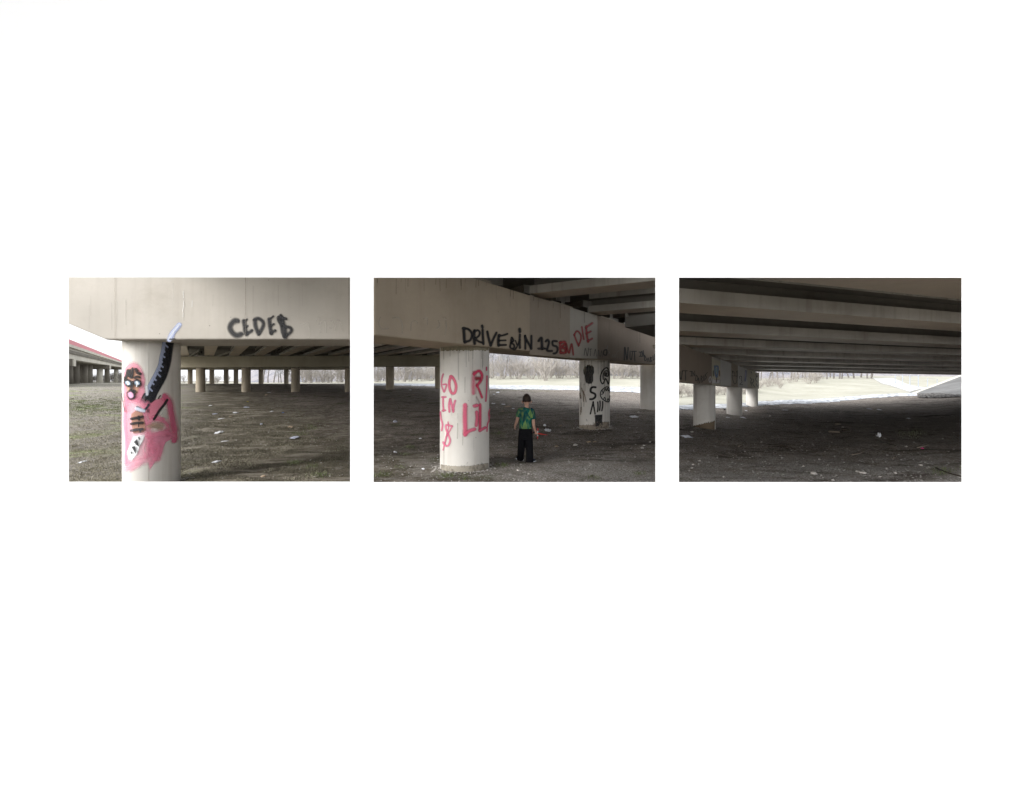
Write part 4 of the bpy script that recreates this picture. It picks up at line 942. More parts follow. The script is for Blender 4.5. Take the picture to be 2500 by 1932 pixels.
# ---------------------------------------------------------------- stones, riprap, turf (uncountable)
def rock_mesh(mb, p, r, rnd, flat=.6, m=0):
    n = 7; V = []; 
    for j, (z, k) in enumerate(((-.5, .6), (.1, 1.0), (.6, .55))):
        for i in range(5): a = 2 * math.pi * i / 5 + j * .5; q = rnd.uniform(.75, 1.2) * k * r; V.append(Vector((p[0] + q * math.cos(a), p[1] + q * math.sin(a), p[2] + z * r * flat)))
    Fc = [(0, 4, 3, 2, 1), (10, 11, 12, 13, 14)]
    for j in range(2):
        for i in range(5): a = j * 5 + i; b = j * 5 + (i + 1) % 5; Fc.append((a, b, b + 5, a + 5))
    mb.add(V, Fc, m)
M['pebble'] = simple('pale_chips', (.42, .40, .375), var=.35, scale=3)
M['riprap'] = simple('dark_riprap_stone', (.13, .125, .12), var=.6, scale=2)
rnd = random.Random(11); mb = MB()
cand = 0
for (u0, u1, v0, v1, n) in ((920, 1600, 1085, 1185, 900), (1050, 1300, 1130, 1185, 420), (1190, 1600, 990, 1100, 260), (1660, 2350, 1090, 1185, 480), (2000, 2350, 1120, 1185, 240), (1660, 2350, 1010, 1090, 160), (450, 855, 980, 1180, 200), (168, 300, 990, 1180, 60)):
    for _ in range(n):
        u = rnd.uniform(u0, u1); v = v0 + (v1 - v0) * rnd.random() ** .8
        p = ghit(u, v); r = rnd.choice((.005, .006, .008, .008, .010, .013, .018)) * (p.y / 8) ** .6; rock_mesh(mb, (p.x, p.y, p.z + r * .15), r, rnd)
for (cx, cy, cr) in (P1, P2, L1):
    for _ in range(150):
        a = rnd.uniform(0, 6.28); q = cr + abs(rnd.gauss(0, .09)) + .01; x = cx + q * math.cos(a); y = cy + q * math.sin(a); r = rnd.choice((.01, .014, .02, .028)); rock_mesh(mb, (x, y, Hs(x, y) + r * .2), r, rnd)
tag(mb.build('stone_chips', M['pebble']), 'scattered small pale stone chips on the dirt', 'stone chips', kind='stuff')
mb = MB()
for _ in range(700):
    u = rnd.uniform(2245, 2400); v = rnd.uniform(959, 975); y = 33.4 + (975 - v) * .22
    x = (u - HU) / F * y; r = rnd.uniform(.09, .22); rock_mesh(mb, (x, y, Hs(x, y) + r * .25), r, rnd, .8)
tag(mb.build('riprap', M['riprap']), 'band of dark riprap stones along the foot of the slope paving', 'riprap', kind='stuff')
def blades(name, spots, mat, label, hmin, hmax, seed):
    rnd = random.Random(seed); V = []; Fc = []
    for (x, y, k) in spots:
        z = Hs(x, y) - .01
        for _ in range(k):
            bx = x + rnd.gauss(0, .05); by = y + rnd.gauss(0, .05); a = rnd.uniform(0, 6.28); h = rnd.uniform(hmin, hmax); w = .004 * (1 + y / 14)
            lx = rnd.gauss(0, .5) * h; ly = rnd.gauss(0, .5) * h; n = len(V); c, s_ = math.cos(a) * w, math.sin(a) * w
            V += [(bx - c, by - s_, z), (bx + c, by + s_, z), (bx + lx, by + ly, z + h)]; Fc.append((n, n + 1, n + 2))
    o = mesh(name, V, Fc, mat); return tag(o, label, 'grass', kind='stuff')
M['dry_blade'] = simple('dry_grass_blades', (.27, .25, .185), var=.4, scale=20)
M['green_blade'] = simple('green_grass_blades', (.115, .135, .06), var=.4, scale=20)
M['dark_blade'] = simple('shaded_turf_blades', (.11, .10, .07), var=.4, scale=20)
sp = []
for _ in range(3800):
    u = rnd.uniform(168, 300); v = 950 + 230 * rnd.random(); p = ghit(u, v); sp.append((p.x, p.y, 5))
blades('dry_turf', sp, M['dry_blade'], 'short dry turf on the open ground left of the mural column', .02, .055, 1)
sp = []
for _ in range(1500):
    u = rnd.uniform(150, 300); v = rnd.gauss(990, 12); p = ghit(u, max(945, v)); sp.append((p.x, p.y, 4))
blades('green_turf', sp, M['green_blade'], 'fresh green patches in the turf at the far left', .03, .07, 2)
sp = []
for _ in range(16000):
    u = rnd.uniform(440, 855); v = 985 + 195 * rnd.random(); p = ghit(u, v)
    k = noise.noise((p.x * .9, p.y * .5, 7)) + .35 * noise.noise((p.x * 3, p.y * 2, 2)) - max(0, (p.x + 5.2 + .25 * (p.y - 7))) * .16
    if k > -.1: sp.append((p.x, p.y, 4))
blades('shaded_turf', sp, M['dark_blade'], 'patchy dark turf under the bridge right of the mural column', .015, .045, 3)
sp = []
for _ in range(9000):
    u = rnd.uniform(440, 855); v = 1000 + 180 * rnd.random(); p = ghit(u, v)
    k = noise.noise((p.x * 1.1 + 5, p.y * .6, 3)) + .4 * noise.noise((p.x * 4, p.y * 3, 8)) - max(0, (p.x + 5.0 + .2 * (p.y - 7))) * .12
    if k > .0: sp.append((p.x, p.y, 3))
blades('straw_wisps', sp, M['dry_blade'], 'pale straw wisps lying over the shaded turf', .015, .04, 6)
sp = []
for (u, v, su, sv, n) in ((1260, 953, 60, 2.2, 150), (1320, 956, 40, 2, 70), (1215, 954, 20, 1.5, 50), (1090, 1166, 14, 4, 30), (1135, 1170, 12, 3, 22), (1000, 1092, 14, 4, 30), (990, 1110, 14, 3, 22), (1215, 1060, 14, 8, 40), (1225, 1135, 10, 4, 22), (935, 1160, 16, 6, 36), (980, 1142, 8, 2, 12), (1095, 1160, 20, 3, 20), (1560, 1158, 12, 4, 20), (1445, 1166, 8, 4, 16), (720, 1130, 16, 4, 50), (765, 1140, 12, 4, 30), (780, 1160, 18, 5, 40), (730, 1060, 18, 6, 50), (760, 1045, 12, 5, 30), (1850, 991, 60, 2, 80), (1505, 957, 20, 1.5, 30), (2230, 1060, 26, 10, 40), (2300, 1150, 22, 8, 34)):
    for _ in range(n):
        uu, vv = rnd.gauss(u, su * .6), rnd.gauss(v, sv * .6)
        if vv < 950: continue
        p = ghit(uu, vv); sp.append((p.x, p.y, 4))
blades('weed_tufts', sp, M['green_blade'], 'small green weed tufts scattered on bare dirt', .02, .075, 4)

# ---------------------------------------------------------------- bare trees and scrub
def tree_mesh(seed, h, spread, levels, trunk_r, multi=1, nseg=3):
    rnd = random.Random(seed); mt = MB(); mc = MB()
    def grow(p, d, L, r, lev):
        pts = [p]; q = p.copy(); dd = d.copy()
        for i in range(nseg):
            dd = (dd + Vector((rnd.gauss(0, .14), rnd.gauss(0, .14), rnd.gauss(.03, .08)))).normalized(); q = q + dd * L / nseg; pts.append(q.copy())
        rad = [r * (1 - .55 * i / nseg) for i in range(nseg + 1)]
        (mt if lev == 0 else mc).tube(pts, rad, 6 if lev == 0 else 3, caps=False)
        if lev < levels:
            nb = rnd.randint(4, 6) if lev == 0 else rnd.randint(3, 5)
            for k in range(nb):
                f = rnd.uniform(.3, 1.0); i = min(nseg - 1, int(f * nseg)); bp = pts[i].lerp(pts[i + 1], f * nseg - i)
                ax = Vector((rnd.gauss(0, 1), rnd.gauss(0, 1), rnd.gauss(0, .4))).normalized()
                nd = (dd * rnd.uniform(.6, 1.1) + ax * spread).normalized()
                grow(bp, nd, L * rnd.uniform(.5, .75), r * .5, lev + 1)
    for k in range(multi):
        a = 6.28 * k / multi + rnd.random(); tilt = 0.05 if multi == 1 else rnd.uniform(.2, .7)
        grow(Vector((.05 * math.cos(a) * (multi > 1), .05 * math.sin(a) * (multi > 1), -.2)), Vector((math.cos(a) * tilt, math.sin(a) * tilt, 1)).normalized(), h * .5, trunk_r, 0)
    def me(b, name, m):
        x = bpy.data.meshes.new(name); x.from_pydata([tuple(v) for v in b.v], [], b.f); x.materials.append(m); x.update(); return x
    return me(mt, 'trunk', M['trunk']), me(mc, 'crown', None or M['bark']), mc
protos = {'tree': [tree_mesh(s_, 9, .75, 4, .13) for s_ in (1, 2, 3)], 'bush': [tree_mesh(s_, 3.0, .55, 3, .035, multi=7) for s_ in (11, 12, 13)]}
for kind, m in (('bush', M['bark2']),):
    for a, b, _ in protos[kind]:
        for me_ in (a, b): me_.materials.clear(); me_.materials.append(m)
green_crown = protos['tree'][2][1].copy(); green_crown.materials.clear(); green_crown.materials.append(M['bark3'])
def place(kind, idx, x, y, s_, rz, label, group):
    t, c, _ = protos[kind][idx]
    root = empty('bare_tree' if kind == 'tree' else 'bare_bush', (x, y, float(H(x, y)[0]) - .05), label, 'tree' if kind == 'tree' else 'bush', group, rz); root.scale = (s_, s_, s_)
    for n_, me_ in (('trunk' if kind == 'tree' else 'stem', t), ('crown', c)):
        o = bpy.data.objects.new(n_, me_); COL.objects.link(o); o.parent = root
rt = random.Random(5)
tl = 'leafless pale tree in the wood beyond the bright grass'; bl_ = 'leafless brown bush at the edge of the wood beyond the grass'
for u in list(range(640, 860, 9)) + list(range(905, 1080, 9)) + list(range(1190, 1610, 9)):
    y = rt.uniform(82, 100); x = (u + rt.uniform(-6, 6) - HU) / F * y; place('tree', rt.randrange(3), x, y, rt.uniform(.75, 1.25), rt.uniform(0, 6), tl, 'bare trees beyond the grass')
for u in list(range(740, 840, 12)) + list(range(915, 1070, 14)) + list(range(1190, 1610, 14)):
    y = rt.uniform(72, 80); x = (u + rt.uniform(-5, 5) - HU) / F * y; place('bush', rt.randrange(3), x, y, rt.uniform(.9, 1.9), rt.uniform(0, 6), bl_, 'bare bushes beyond the grass')
# big bush and leaning tree behind the boy
for u in range(150, 300, 7):
    y = rt.uniform(104, 120); x = (u + rt.uniform(-3, 3) - HU) / F * y; place('bush', rt.randrange(3), x, y, rt.uniform(.8, 1.4), rt.uniform(0, 6), 'leafless bush seen under the second overpass', 'bushes under the second overpass')
p = ghit(1331, 926); place('bush', 0, (1331 - HU) / F * 66, 66, 2.1, 1.0, 'large rusty many-stemmed bush above the boy, at the wood edge', None)
for u in list(range(1650, 1880, 13)) + list(range(1885, 2000, 15)):
    for dv in (0, -9):
        v = float(np.interp(u, [1650, 1750, 1850, 1900, 1990], [972, 967, 960, 950, 936])) + dv
        if rt.random() < .35 and u > 1780: continue
        p = ghit(u + rt.uniform(-5, 5), max(v, 931.5)); place('bush', rt.randrange(3), p.x, p.y, rt.uniform(.4, .75) * p.y / 50, rt.uniform(0, 6), 'leafless brown bush on the bank behind the patched cap beam', 'bare bushes behind the right columns')
for u in range(1640, 2140, 11):
    y = rt.uniform(70, 92); x = (u + rt.uniform(-6, 6) - HU) / F * y; place('tree', rt.randrange(3), x, y, rt.uniform(.8, 1.2), rt.uniform(0, 6), 'bare tree on the far bank seen under the right span', 'bare trees under the right span')
for u in (500, 526, 530, 556, 450):
    y = rt.uniform(68, 74); x = (u - HU) / F * y; place('bush', rt.randrange(3), x, y, .7, rt.uniform(0, 6), 'small dark bush between the rear columns', 'bushes between the rear columns')
for u in (286, 292, 280): 
    y = rt.uniform(100, 112); x = (u - HU) / F * y; place('bush', rt.randrange(3), x, y, 1.4, rt.uniform(0, 6), 'bush beside the second overpass', 'bushes by the second overpass')

# ---------------------------------------------------------------- the boy and his toy sword
def boy():
    BX, BY = .30, 8.78
    gz = Hs(BX + .1, BY)
    def W(x, y, dy=0.0): return Vector((BX + (x - 430) / 1070.6, BY + dy, gz + (1600 - y) / 1070.6))
    root = empty('person', (BX, BY, gz), 'boy seen from behind, green patterned T-shirt, black trousers, red toy sword in hand', 'person')
    M['skin'] = simple('skin', (.50, .30, .225), rough=.6, var=.05); M['hair'] = simple('dark_brown_hair', (.030, .019, .014), rough=.6, var=.3, scale=60)
    M['trouser'] = simple('black_cloth', (.008, .008, .010), rough=.9, var=.2, spec=.1); M['shoe'] = simple('navy_canvas', (.02, .025, .045)); M['sole'] = simple('white_rubber', (.75, .77, .8))
    def remesh(o, vs, sm=4):
        m = o.modifiers.new('remesh', 'REMESH'); m.mode = 'VOXEL'; m.voxel_size = vs; m.use_smooth_shade = True
        s_ = o.modifiers.new('smooth', 'SMOOTH'); s_.iterations = sm; s_.factor = .5; return o
    # body: one skin
    b = MB()
    b.tube([W(415, 860), W(410, 760), W(412, 640), W(415, 520), W(420, 430), W(425, 400)], [(.115, .085), (.105, .08), (.115, .085), (.13, .09), (.125, .08), (.06, .05)], 20)
    b.tube([W(425, 410), W(432, 370), W(436, 320), W(437, 290)], [.055, .045, .044, .05], 16)
    # head (ellipsoid rings) with ears, nose, brow, chin
    hc = W(437, 205, .02); pts = []; rad = []
    for i in range(13):
        t = -math.pi / 2 + math.pi * i / 12; pts.append(hc + Vector((0, 0, .113 * math.sin(t)))); rad.append((max(.004, .077 * math.cos(t)), max(.004, .095 * math.cos(t))))
    b.tube(pts, rad, 24)
    b.tube([W(437, 262, .06), W(437, 290, .085)], [.045, .022], 12)              # jaw and chin
    b.tube([W(437, 215, .105), W(437, 240, .125), W(437, 246, .108)], [.008, .014, .010], 8)   # nose
    b.tube([W(415, 262, .104), W(459, 262, .104)], [.006, .006], 8)             # lips
    for sx in (-1, 1):
        e = W(437 + sx * 88, 258, .02); b.tube([e + Vector((0, 0, -.03)), e + Vector((sx * .012, -.008, -.005)), e + Vector((sx * .014, -.012, .02)), e + Vector((0, 0, .03))], [.007, .013, .014, .006], 8)
    # arms
    b.tube([W(300, 440), W(262, 520), W(238, 610), W(212, 700, .01), W(188, 760, .03), W(176, 790, .04)], [.045, .042, .036, .032, .026, .021], 14)
    b.tube([W(545, 450), W(572, 540), W(580, 640), W(592, 770, -.01), W(615, 860, .02), W(635, 905, .03)], [.045, .043, .037, .033, .026, .021], 14)
    # left hand, relaxed: palm, four fingers, thumb
    b.tube([W(176, 785, .04), W(170, 812, .05), W(168, 828, .055)], [(.018, .022), (.014, .030), (.012, .030)], 12)
    for k, (dy, ln) in enumerate(((.03, .046), (.046, .052), (.062, .048), (.076, .038))):
        p0 = W(168, 826, dy); b.tube([p0, p0 + Vector((.002, .002, -ln * .45)), p0 + Vector((.012, .004, -ln * .8)), p0 + Vector((.022, .005, -ln * .9))], [.0082, .0078, .0070, .006], 8)
    p0 = W(178, 805, .025); b.tube([p0, p0 + Vector((.012, -.012, -.016)), p0 + Vector((.016, -.012, -.034))], [.0095, .0085, .007], 8)
    # right hand round the grip
    G = W(655, 958, .04); axd = Vector((.97, -.02, -.14)).normalized()
    b.tube([W(635, 900, .03), W(645, 930, .035), W(652, 948, .035)], [(.018, .022), (.016, .028), (.014, .028)], 12)
    for k in range(4):
        c = G + axd * (-.030 + .019 * k); e1 = Vector((0, 0, 1)); e2 = Vector((0, 1, 0)); pts = []
        for a in (60, 10, -50, -110, -170, -215): pts.append(c + e1 * .021 * math.sin(R(a)) * 1.05 + e2 * -.021 * math.cos(R(a)))
        b.tube(pts, [.0085, .0085, .008, .0078, .007, .006], 8)
    p0 = W(640, 935, .045); b.tube([p0, p0 + Vector((.012, .012, -.008)), p0 + Vector((.030, .012, -.012))], [.0095, .009, .0075], 8)
    # legs, inside the trousers
    b.tube([W(385, 860), W(360, 1050), W(330, 1250), W(318, 1420, .1), W(305, 1530, .2)], [.07, .068, .05, .045, .032], 14)
    b.tube([W(465, 860), W(480, 1050), W(490, 1250), W(498, 1420), W(510, 1565)], [.07, .068, .05, .045, .032], 14)
    body = remesh(b.build('body', M['skin'], root, True), .0055, 3)
    # hair: cap over skull
    h = MB(); pts = []; rad = []
    for i in range(11):
        t = R(-24) + (math.pi / 2 + R(24)) * i / 10; c = math.cos(t); pts.append(hc + Vector((0, -.012 * (1 - i / 10) , .118 * math.sin(t) + .004))); rad.append((max(.004, (.0785 + .0095 * min(1, i / 3)) * c), max(.004, (.0965 + .005 * min(1, i / 3)) * c)))
    h.tube(pts, rad, 26)
    rh = random.Random(2)
    for _ in range(260):
        t = rh.uniform(R(-18), R(85)); a = rh.uniform(0, 2 * math.pi)
        d = Vector((math.cos(a) * math.cos(t) * .084, math.sin(a) * math.cos(t) * .098 - .006, .118 * math.sin(t)))
        if d.y > .07 and t < R(25): continue
        q = hc + d; n_ = d.normalized(); tw = Vector((rh.gauss(0, .3), rh.gauss(0, .3), -.8 if t < R(50) else rh.gauss(0, .4)))
        h.tube([q - n_ * .004, q + n_ * .006 + tw * .006, q + n_ * .008 + tw * .018], [.006, .005, .001], 4)
    h.build('hair', M['hair'], root, True)
    # T-shirt
    t = MB()
    t.tube([W(412, 855), W(410, 800), W(412, 700), W(414, 600), W(418, 500), W(420, 435), W(424, 398), W(430, 376)], [(.133, .095), (.132, .097), (.13, .098), (.135, .1), (.143, .102), (.140, .095), (.095, .075), (.052, .052)], 28)
    t.tube([W(330, 430), W(296, 440), W(268, 505), W(247, 592)], [.055, .062, .060, .054], 18)
    t.tube([W(510, 432), W(545, 450), W(568, 530), W(582, 636)], [.055, .062, .060, .056], 18)
    tee = t.build('t_shirt', None or M['skin'], root, True); remesh(tee, .008, 3)
    g = NG('green_tie_dye_cotton', .9, .1); tc = g.n.new('ShaderNodeTexCoord').outputs['Object']
    n1 = g.noise(9, 3, .6, g.map((1.0, 1.0, .42), tc), 1.2); v = g.voro(9, g.map((1.2, .3, .55), tc)); sr = g.n.new('ShaderNodeSeparateColor'); g.L(v.outputs['Color'], sr.inputs[0])
    c = g.ramp(sr.outputs[0], [(0, (.005, .02, .05)), (.35, (.007, .055, .075)), (.6, (.012, .14, .10)), (.86, (.24, .38, .10))]); c2 = g.ramp(n1, [(.38, (.004, .022, .05)), (.5, (.010, .11, .095)), (.66, (.28, .40, .11))])
    g.bump(g.noise(14, 4, .6, tc), .5, .02); tee.data.materials.clear(); tee.data.materials.append(g.base(g.mix(.5, c, c2)))
    # trousers
    t = MB()
    t.tube([W(410, 835), W(410, 900), W(409, 1000), W(408, 1085)], [(.131, .095), (.140, .104), (.148, .106), (.148, .10)], 28)
    t.tube([W(345, 960), W(330, 1100), W(318, 1250, .03), W(308, 1400, .1), W(300, 1500, .17), W(297, 1560, .2)], [(.085, .095), (.082, .09), (.078, .085), (.074, .08), (.074, .085), (.076, .09)], 20)
    t.tube([W(478, 960), W(486, 1100), W(495, 1250), W(500, 1400), W(503, 1520), W(503, 1597)], [(.085, .095), (.082, .09), (.078, .085), (.075, .08), (.075, .085), (.078, .09)], 20)
    tr = t.build('trousers', M['trouser'], root, True); remesh(tr, .009, 3)
    # shoes
    for (x, y, dy, ang, lift) in ((292, 1566, .24, R(40), 0), (545, 1600, .05, R(-48), 0)):
        c = W(x, y, dy); c.z = Hs(c.x, c.y) ; f = Vector((-math.sin(ang), math.cos(ang), 0)); shp = MB(); so = MB(); sd_ = Vector((f.y, -f.x, 0))
        def ring(kx, z, s_=1): return c + f * kx + Vector((0, 0, z))
        shp.tube([ring(-.09, .05), ring(-.05, .055), ring(.02, .05), ring(.07, .04), ring(.11, .033)], [(.032, .030), (.036, .038), (.038, .036), (.036, .024), (.02, .014)], 14)
        V = []; N = 18
        for z in (.002, .022):
            for i in range(N):
                a = 2 * math.pi * i / N; V.append(c + f * (.125 * math.cos(a) + .01) + sd_ * (.043 * math.sin(a)) + Vector((0, 0, z)))
        so.add(V, [tuple(reversed(range(N))), tuple(range(N, 2 * N))] + [(i, (i + 1) % N, (i + 1) % N + N, i + N) for i in range(N)])
        s0 = shp.build('shoe', M['shoe'], root, True); so.build('sole', M['sole'], s0)
    # toy sword
    sw = empty('toy_sword', G, 'red plastic toy sword with a crosspiece, held low by the boy', 'toy sword')
    M['red_plastic'] = simple('red_plastic', (.55, .03, .025), rough=.35, var=.1); M['blk_plastic'] = simple('black_plastic', (.015, .015, .018), rough=.4); M['silver'] = simple('silver_plastic', (.6, .62, .66), rough=.35)
    x = MB(); x.tube([G - axd * .085, G + axd * .03], .0135, 12); x.build('grip', M['blk_plastic'], sw, True)
    x = MB(); x.tube([G - axd * .108, G - axd * .085], [.017, .017], 12); x.build('pommel', M['red_plastic'], sw, True)
    x = MB(); x.tube([G + axd * .035, G + axd * .05, G + axd * .16, G + axd * .25], [(.016, .016), (.019, .012), (.013, .008), (.002, .002)], 8); x.build('blade', M['red_plastic'], sw, True)
    upv = Vector((.04, 0, 1)).normalized(); hub = G + axd * .028
    x = MB(); x.tube([hub - upv * .055, hub + upv * .055], .011, 10); x.build('crosspiece', M['silver'], sw, True)
    x = MB(); x.tube([hub - upv * .02, hub + upv * .02], .016, 10); x.build('hub', M['blk_plastic'], sw, True)
    for sg in (-1, 1):
        x = MB(); x.tube([hub + upv * sg * .055, hub + upv * sg * .11], [.0115, .010], 10); x.build('crosspiece_tip', M['red_plastic'], sw, True)
boy()

# ---------------------------------------------------------------- litter and single stones
M['paper'] = simple('white_paper', (.72, .73, .76), var=.1); M['plastic'] = simple('grey_blue_plastic', (.40, .42, .50), rough=.4, var=.2); M['card'] = simple('brown_card', (.35, .27, .19)); M['blue'] = simple('blue_plastic', (.03, .15, .5), rough=.4); M['yel'] = simple('yellow_plastic', (.55, .42, .03)); M['pinkp'] = simple('magenta_plastic', (.7, .05, .25)); M['stone'] = simple('pale_stone', (.46, .43, .40), var=.25, scale=8); M['wood'] = simple('grey_stick', (.22, .18, .14)); M['darkstick'] = simple('dark_stick', (.05, .04, .03))
def sheet_litter(u, v, w, h, mat, label, cat='litter', name='paper_scrap', rise=.03, seed=0, group=None):
    p = ghit(u, v); r = random.Random(seed + int(u) * 7 + int(v)); w *= .85; k = p.y / F; W_, D_ = w * k / 2, h * k * p.y / 1.6 * .5 * .8
    D_ = min(D_, W_ * 1.3); sk = r.uniform(-1, 1) * (0 if rise < .01 else 1); V = []; Fc = []; n = 6
    for j in range(n + 1):
        for i in range(n + 1):
            x = (i / n - .5) * 2 * W_ * (1 + r.uniform(-.3, .25)) + (j / n - .5) * sk * W_; y = (j / n - .5) * 2 * D_ * (1 + r.uniform(-.3, .3))
            V.append((p.x + x, p.y + y, Hs(p.x + x, p.y + y) + .012 + rise * (.35 + .65 * r.random()) * (1 if 0 < i < n and 0 < j < n else .5)))
    m = len(V); V += [(a, b, c - .004) for a, b, c in V]; W1 = n + 1
    for j in range(n):
        for i in range(n): q = j * W1 + i; Fc.append((q, q + 1, q + W1 + 1, q + W1)); Fc.append((m + q, m + q + W1, m + q + W1 + 1, m + q + 1))
    for i in range(n): Fc.append((i, m + i, m + i + 1, i + 1)); q = n * W1 + i; Fc.append((q, q + 1, m + q + 1, m + q))
    for j in range(n): q = j * W1; Fc.append((q, q + W1, m + q + W1, m + q)); q = j * W1 + n; Fc.append((q, m + q, m + q + W1, q + W1))
    return tag(mesh(name, V, Fc, mat), label, cat, group)
def rock(u, v, w, mat, label, seed=0, name='stone', flat=.6, group=None):
    p = ghit(u, v); r = w * p.y / F / 2; rn = random.Random(seed + int(u)); bm = bmesh.new(); bmesh.ops.create_icosphere(bm, subdivisions=2, radius=r)
    off = Vector((rn.random() * 9, rn.random() * 9, 0))
    for q in bm.verts: q.co *= 1 + .35 * noise.noise(q.co / r * 1.1 + off); q.co.z *= flat
    me = bpy.data.meshes.new(name); bm.to_mesh(me); bm.free(); me.materials.append(mat); o = bpy.data.objects.new(name, me); COL.objects.link(o); o.location = (p.x, p.y, p.z + r * flat * .45)
    return tag(o, label, 'stone', group)
def stick(pts, r, mat, label):
    P = []
    for u, v in pts: q = ghit(u, v); P.append(q + Vector((0, 0, r * .8)))
    mb = MB(); mb.tube(P, [r * (1 - .4 * i / len(P)) for i in range(len(P))], 7); return tag(mb.build('stick', mat, None, True), label, 'stick')
sheet_litter(535, 1059, 13, 8, M['paper'], 'crumpled white paper on the turf right of the mural column', rise=.07)
sheet_litter(548, 1080, 11, 5, M['paper'], 'folded pale scrap just below the crumpled white paper')
sheet_litter(603, 995.5, 15, 5, M['plastic'], 'flat bluish plastic on the dirt before the second far column', name='plastic_scrap')
sheet_litter(576, 1009.5, 9, 4, M['paper'], 'white scrap in the middle distance of the left opening', rise=.05)
sheet_litter(564, 1018, 6, 3, M['card'], 'tiny tan scrap below the middle-distance white scrap')
sheet_litter(540, 1024, 9, 3, M['paper'], 'white strip of paper nearer the mural column')
sheet_litter(525, 1012, 9, 3, M['plastic'], 'small pale wrapper right beside the mural column', name='wrapper')
sheet_litter(514, 991.5, 8, 3, M['paper'], 'thin white scrap where turf meets dirt by the mural column')
sheet_litter(719, 1071, 20, 7, M['plastic'], 'large lavender plastic bag in the shade at the right of the left opening', name='plastic_bag', rise=.05)
sheet_litter(638, 1038, 6, 5, M['plastic'], 'small bluish wrapper between turf patches', name='wrapper', rise=.05)
sheet_litter(709, 1043.5, 13, 3, M['card'], 'tan paper strip on dark dirt above the lavender bag')
sheet_litter(528, 1130, 14, 4, M['paper'], 'white wrapper in the near turf at the foot of the left opening', name='wrapper')
sheet_litter(663, 1006, 6, 3, M['paper'], 'small white scrap left of the blue bottle cap')
sheet_litter(691, 1009, 5, 2, M['blue'], 'tiny blue plastic cap on the dirt', name='bottle_cap')
sheet_litter(605, 982, 4, 2, M['yel'], 'tiny yellow scrap before the second far column', name='plastic_scrap')
sheet_litter(657, 959, 7, 2.5, M['paper'], 'pale scrap between the second and third far columns')
sheet_litter(650, 966, 7, 4, M['card'], 'tan heap of card between the second and third far columns', rise=.1)
sheet_litter(199, 1131, 12, 8, M['paper'], 'pale paper lying on the open turf left of the mural column')
rock(643, 1165, 13, M['card'], 'dry curled brown leaf clump at the bottom of the left opening', name='leaf_clump', flat=.5)
# middle opening
rock(965, 1031, 10, M['plastic'], 'grey plastic cup on its side left of the pink lettered column', name='plastic_cup', flat=.6)
sheet_litter(1002, 953, 5, 2, M['paper'], 'white scrap beside the far left column of the middle opening'); sheet_litter(1009, 965, 6, 2, M['card'], 'tan scrap left of the pink lettered column, far off')
sheet_litter(958, 975, 6, 2, M['card'], 'dull scrap on the dark dirt at the left of the middle opening'); sheet_litter(1026, 1073, 6, 2, M['paper'], 'small white scrap left of the pink lettered column')
sheet_litter(1206, 965, 6, 4, M['paper'], 'white scrap behind the pink lettered column at right', rise=.08); sheet_litter(1215, 960, 8, 3, M['paper'], 'white rag near the stone strip right of the pink lettered column', rise=.08)
sheet_litter(1204, 987, 9, 3, M['paper'], 'bent white strip left of the boy', rise=.05); sheet_litter(1229, 989, 10, 4, M['paper'], 'white scrap left of the head of the boy', rise=.05)
sheet_litter(1240, 994, 16, 1.6, M['card'], 'long thin pale strip left of the boy', name='paper_strip'); sheet_litter(1227, 1006, 6, 3, M['card'], 'tan scrap left of the shoulder of the boy')
sheet_litter(1253, 999, 6, 2, M['paper'], 'small bright scrap just left of the shoulder of the boy'); rock(1330, 1041, 7, M['paper'], 'crushed white cup behind the toy sword', name='paper_cup', flat=1.0)
sheet_litter(1338, 1053, 19, 4, M['paper'], 'torn white paper strewn below the white cup', rise=.05); sheet_litter(1369, 1041, 6, 2, M['card'], 'tan scrap between the boy and the black marked column')
sheet_litter(1547, 1018, 20, 4, M['paper'], 'flat white rectangular card before the bare right column', rise=.005, name='card_sheet'); rock(1559, 1008, 7, M['stone'], 'rounded pale stone beside the flat white card')
rock(1405, 1088, 12, M['stone'], 'largest stone between the boy and the black marked column', flat=.5); rock(1391, 1090, 4, M['stone'], 'small stone touching the largest stone before the black marked column')
sheet_litter(1437, 1081, 11, 2.5, M['card'], 'flat tan strip below the black marked column'); sheet_litter(1452, 1081, 9, 2, M['card'], 'tan strip right of another strip below the black marked column')
rock(1568, 1095, 9, M['stone'], 'pale stone at the lower right of the middle opening'); rock(1587, 1080, 5, M['stone'], 'smaller stone near the right edge of the middle opening'); rock(1572, 1088, 6, M['stone'], 'flat stone between two others at the lower right of the middle opening', flat=.35)
rock(1252, 1081, 5, M['stone'], 'small ring-shaped stone left of the trouser leg of the boy', flat=.4); rock(1266, 1150, 9, M['stone'], 'chalky stone below the left shoe of the boy'); rock(1291, 1158, 8, M['stone'], 'chalky stone below the right shoe of the boy', flat=.5)
sheet_litter(1359, 1093, 9, 4, M['card'], 'pale crumpled scrap right of the trousers of the boy', rise=.04); sheet_litter(1033, 1148, 8, 4, M['paper'], 'white flakes at the foot of the pink lettered column')
rock(1445, 1164, 9, M['darkstick'], 'dark burnt lump at the bottom of the middle opening', name='charred_lump')
sheet_litter(965, 1106, 9, 4, M['paper'], 'two pale chips of paper at the lower left of the middle opening')
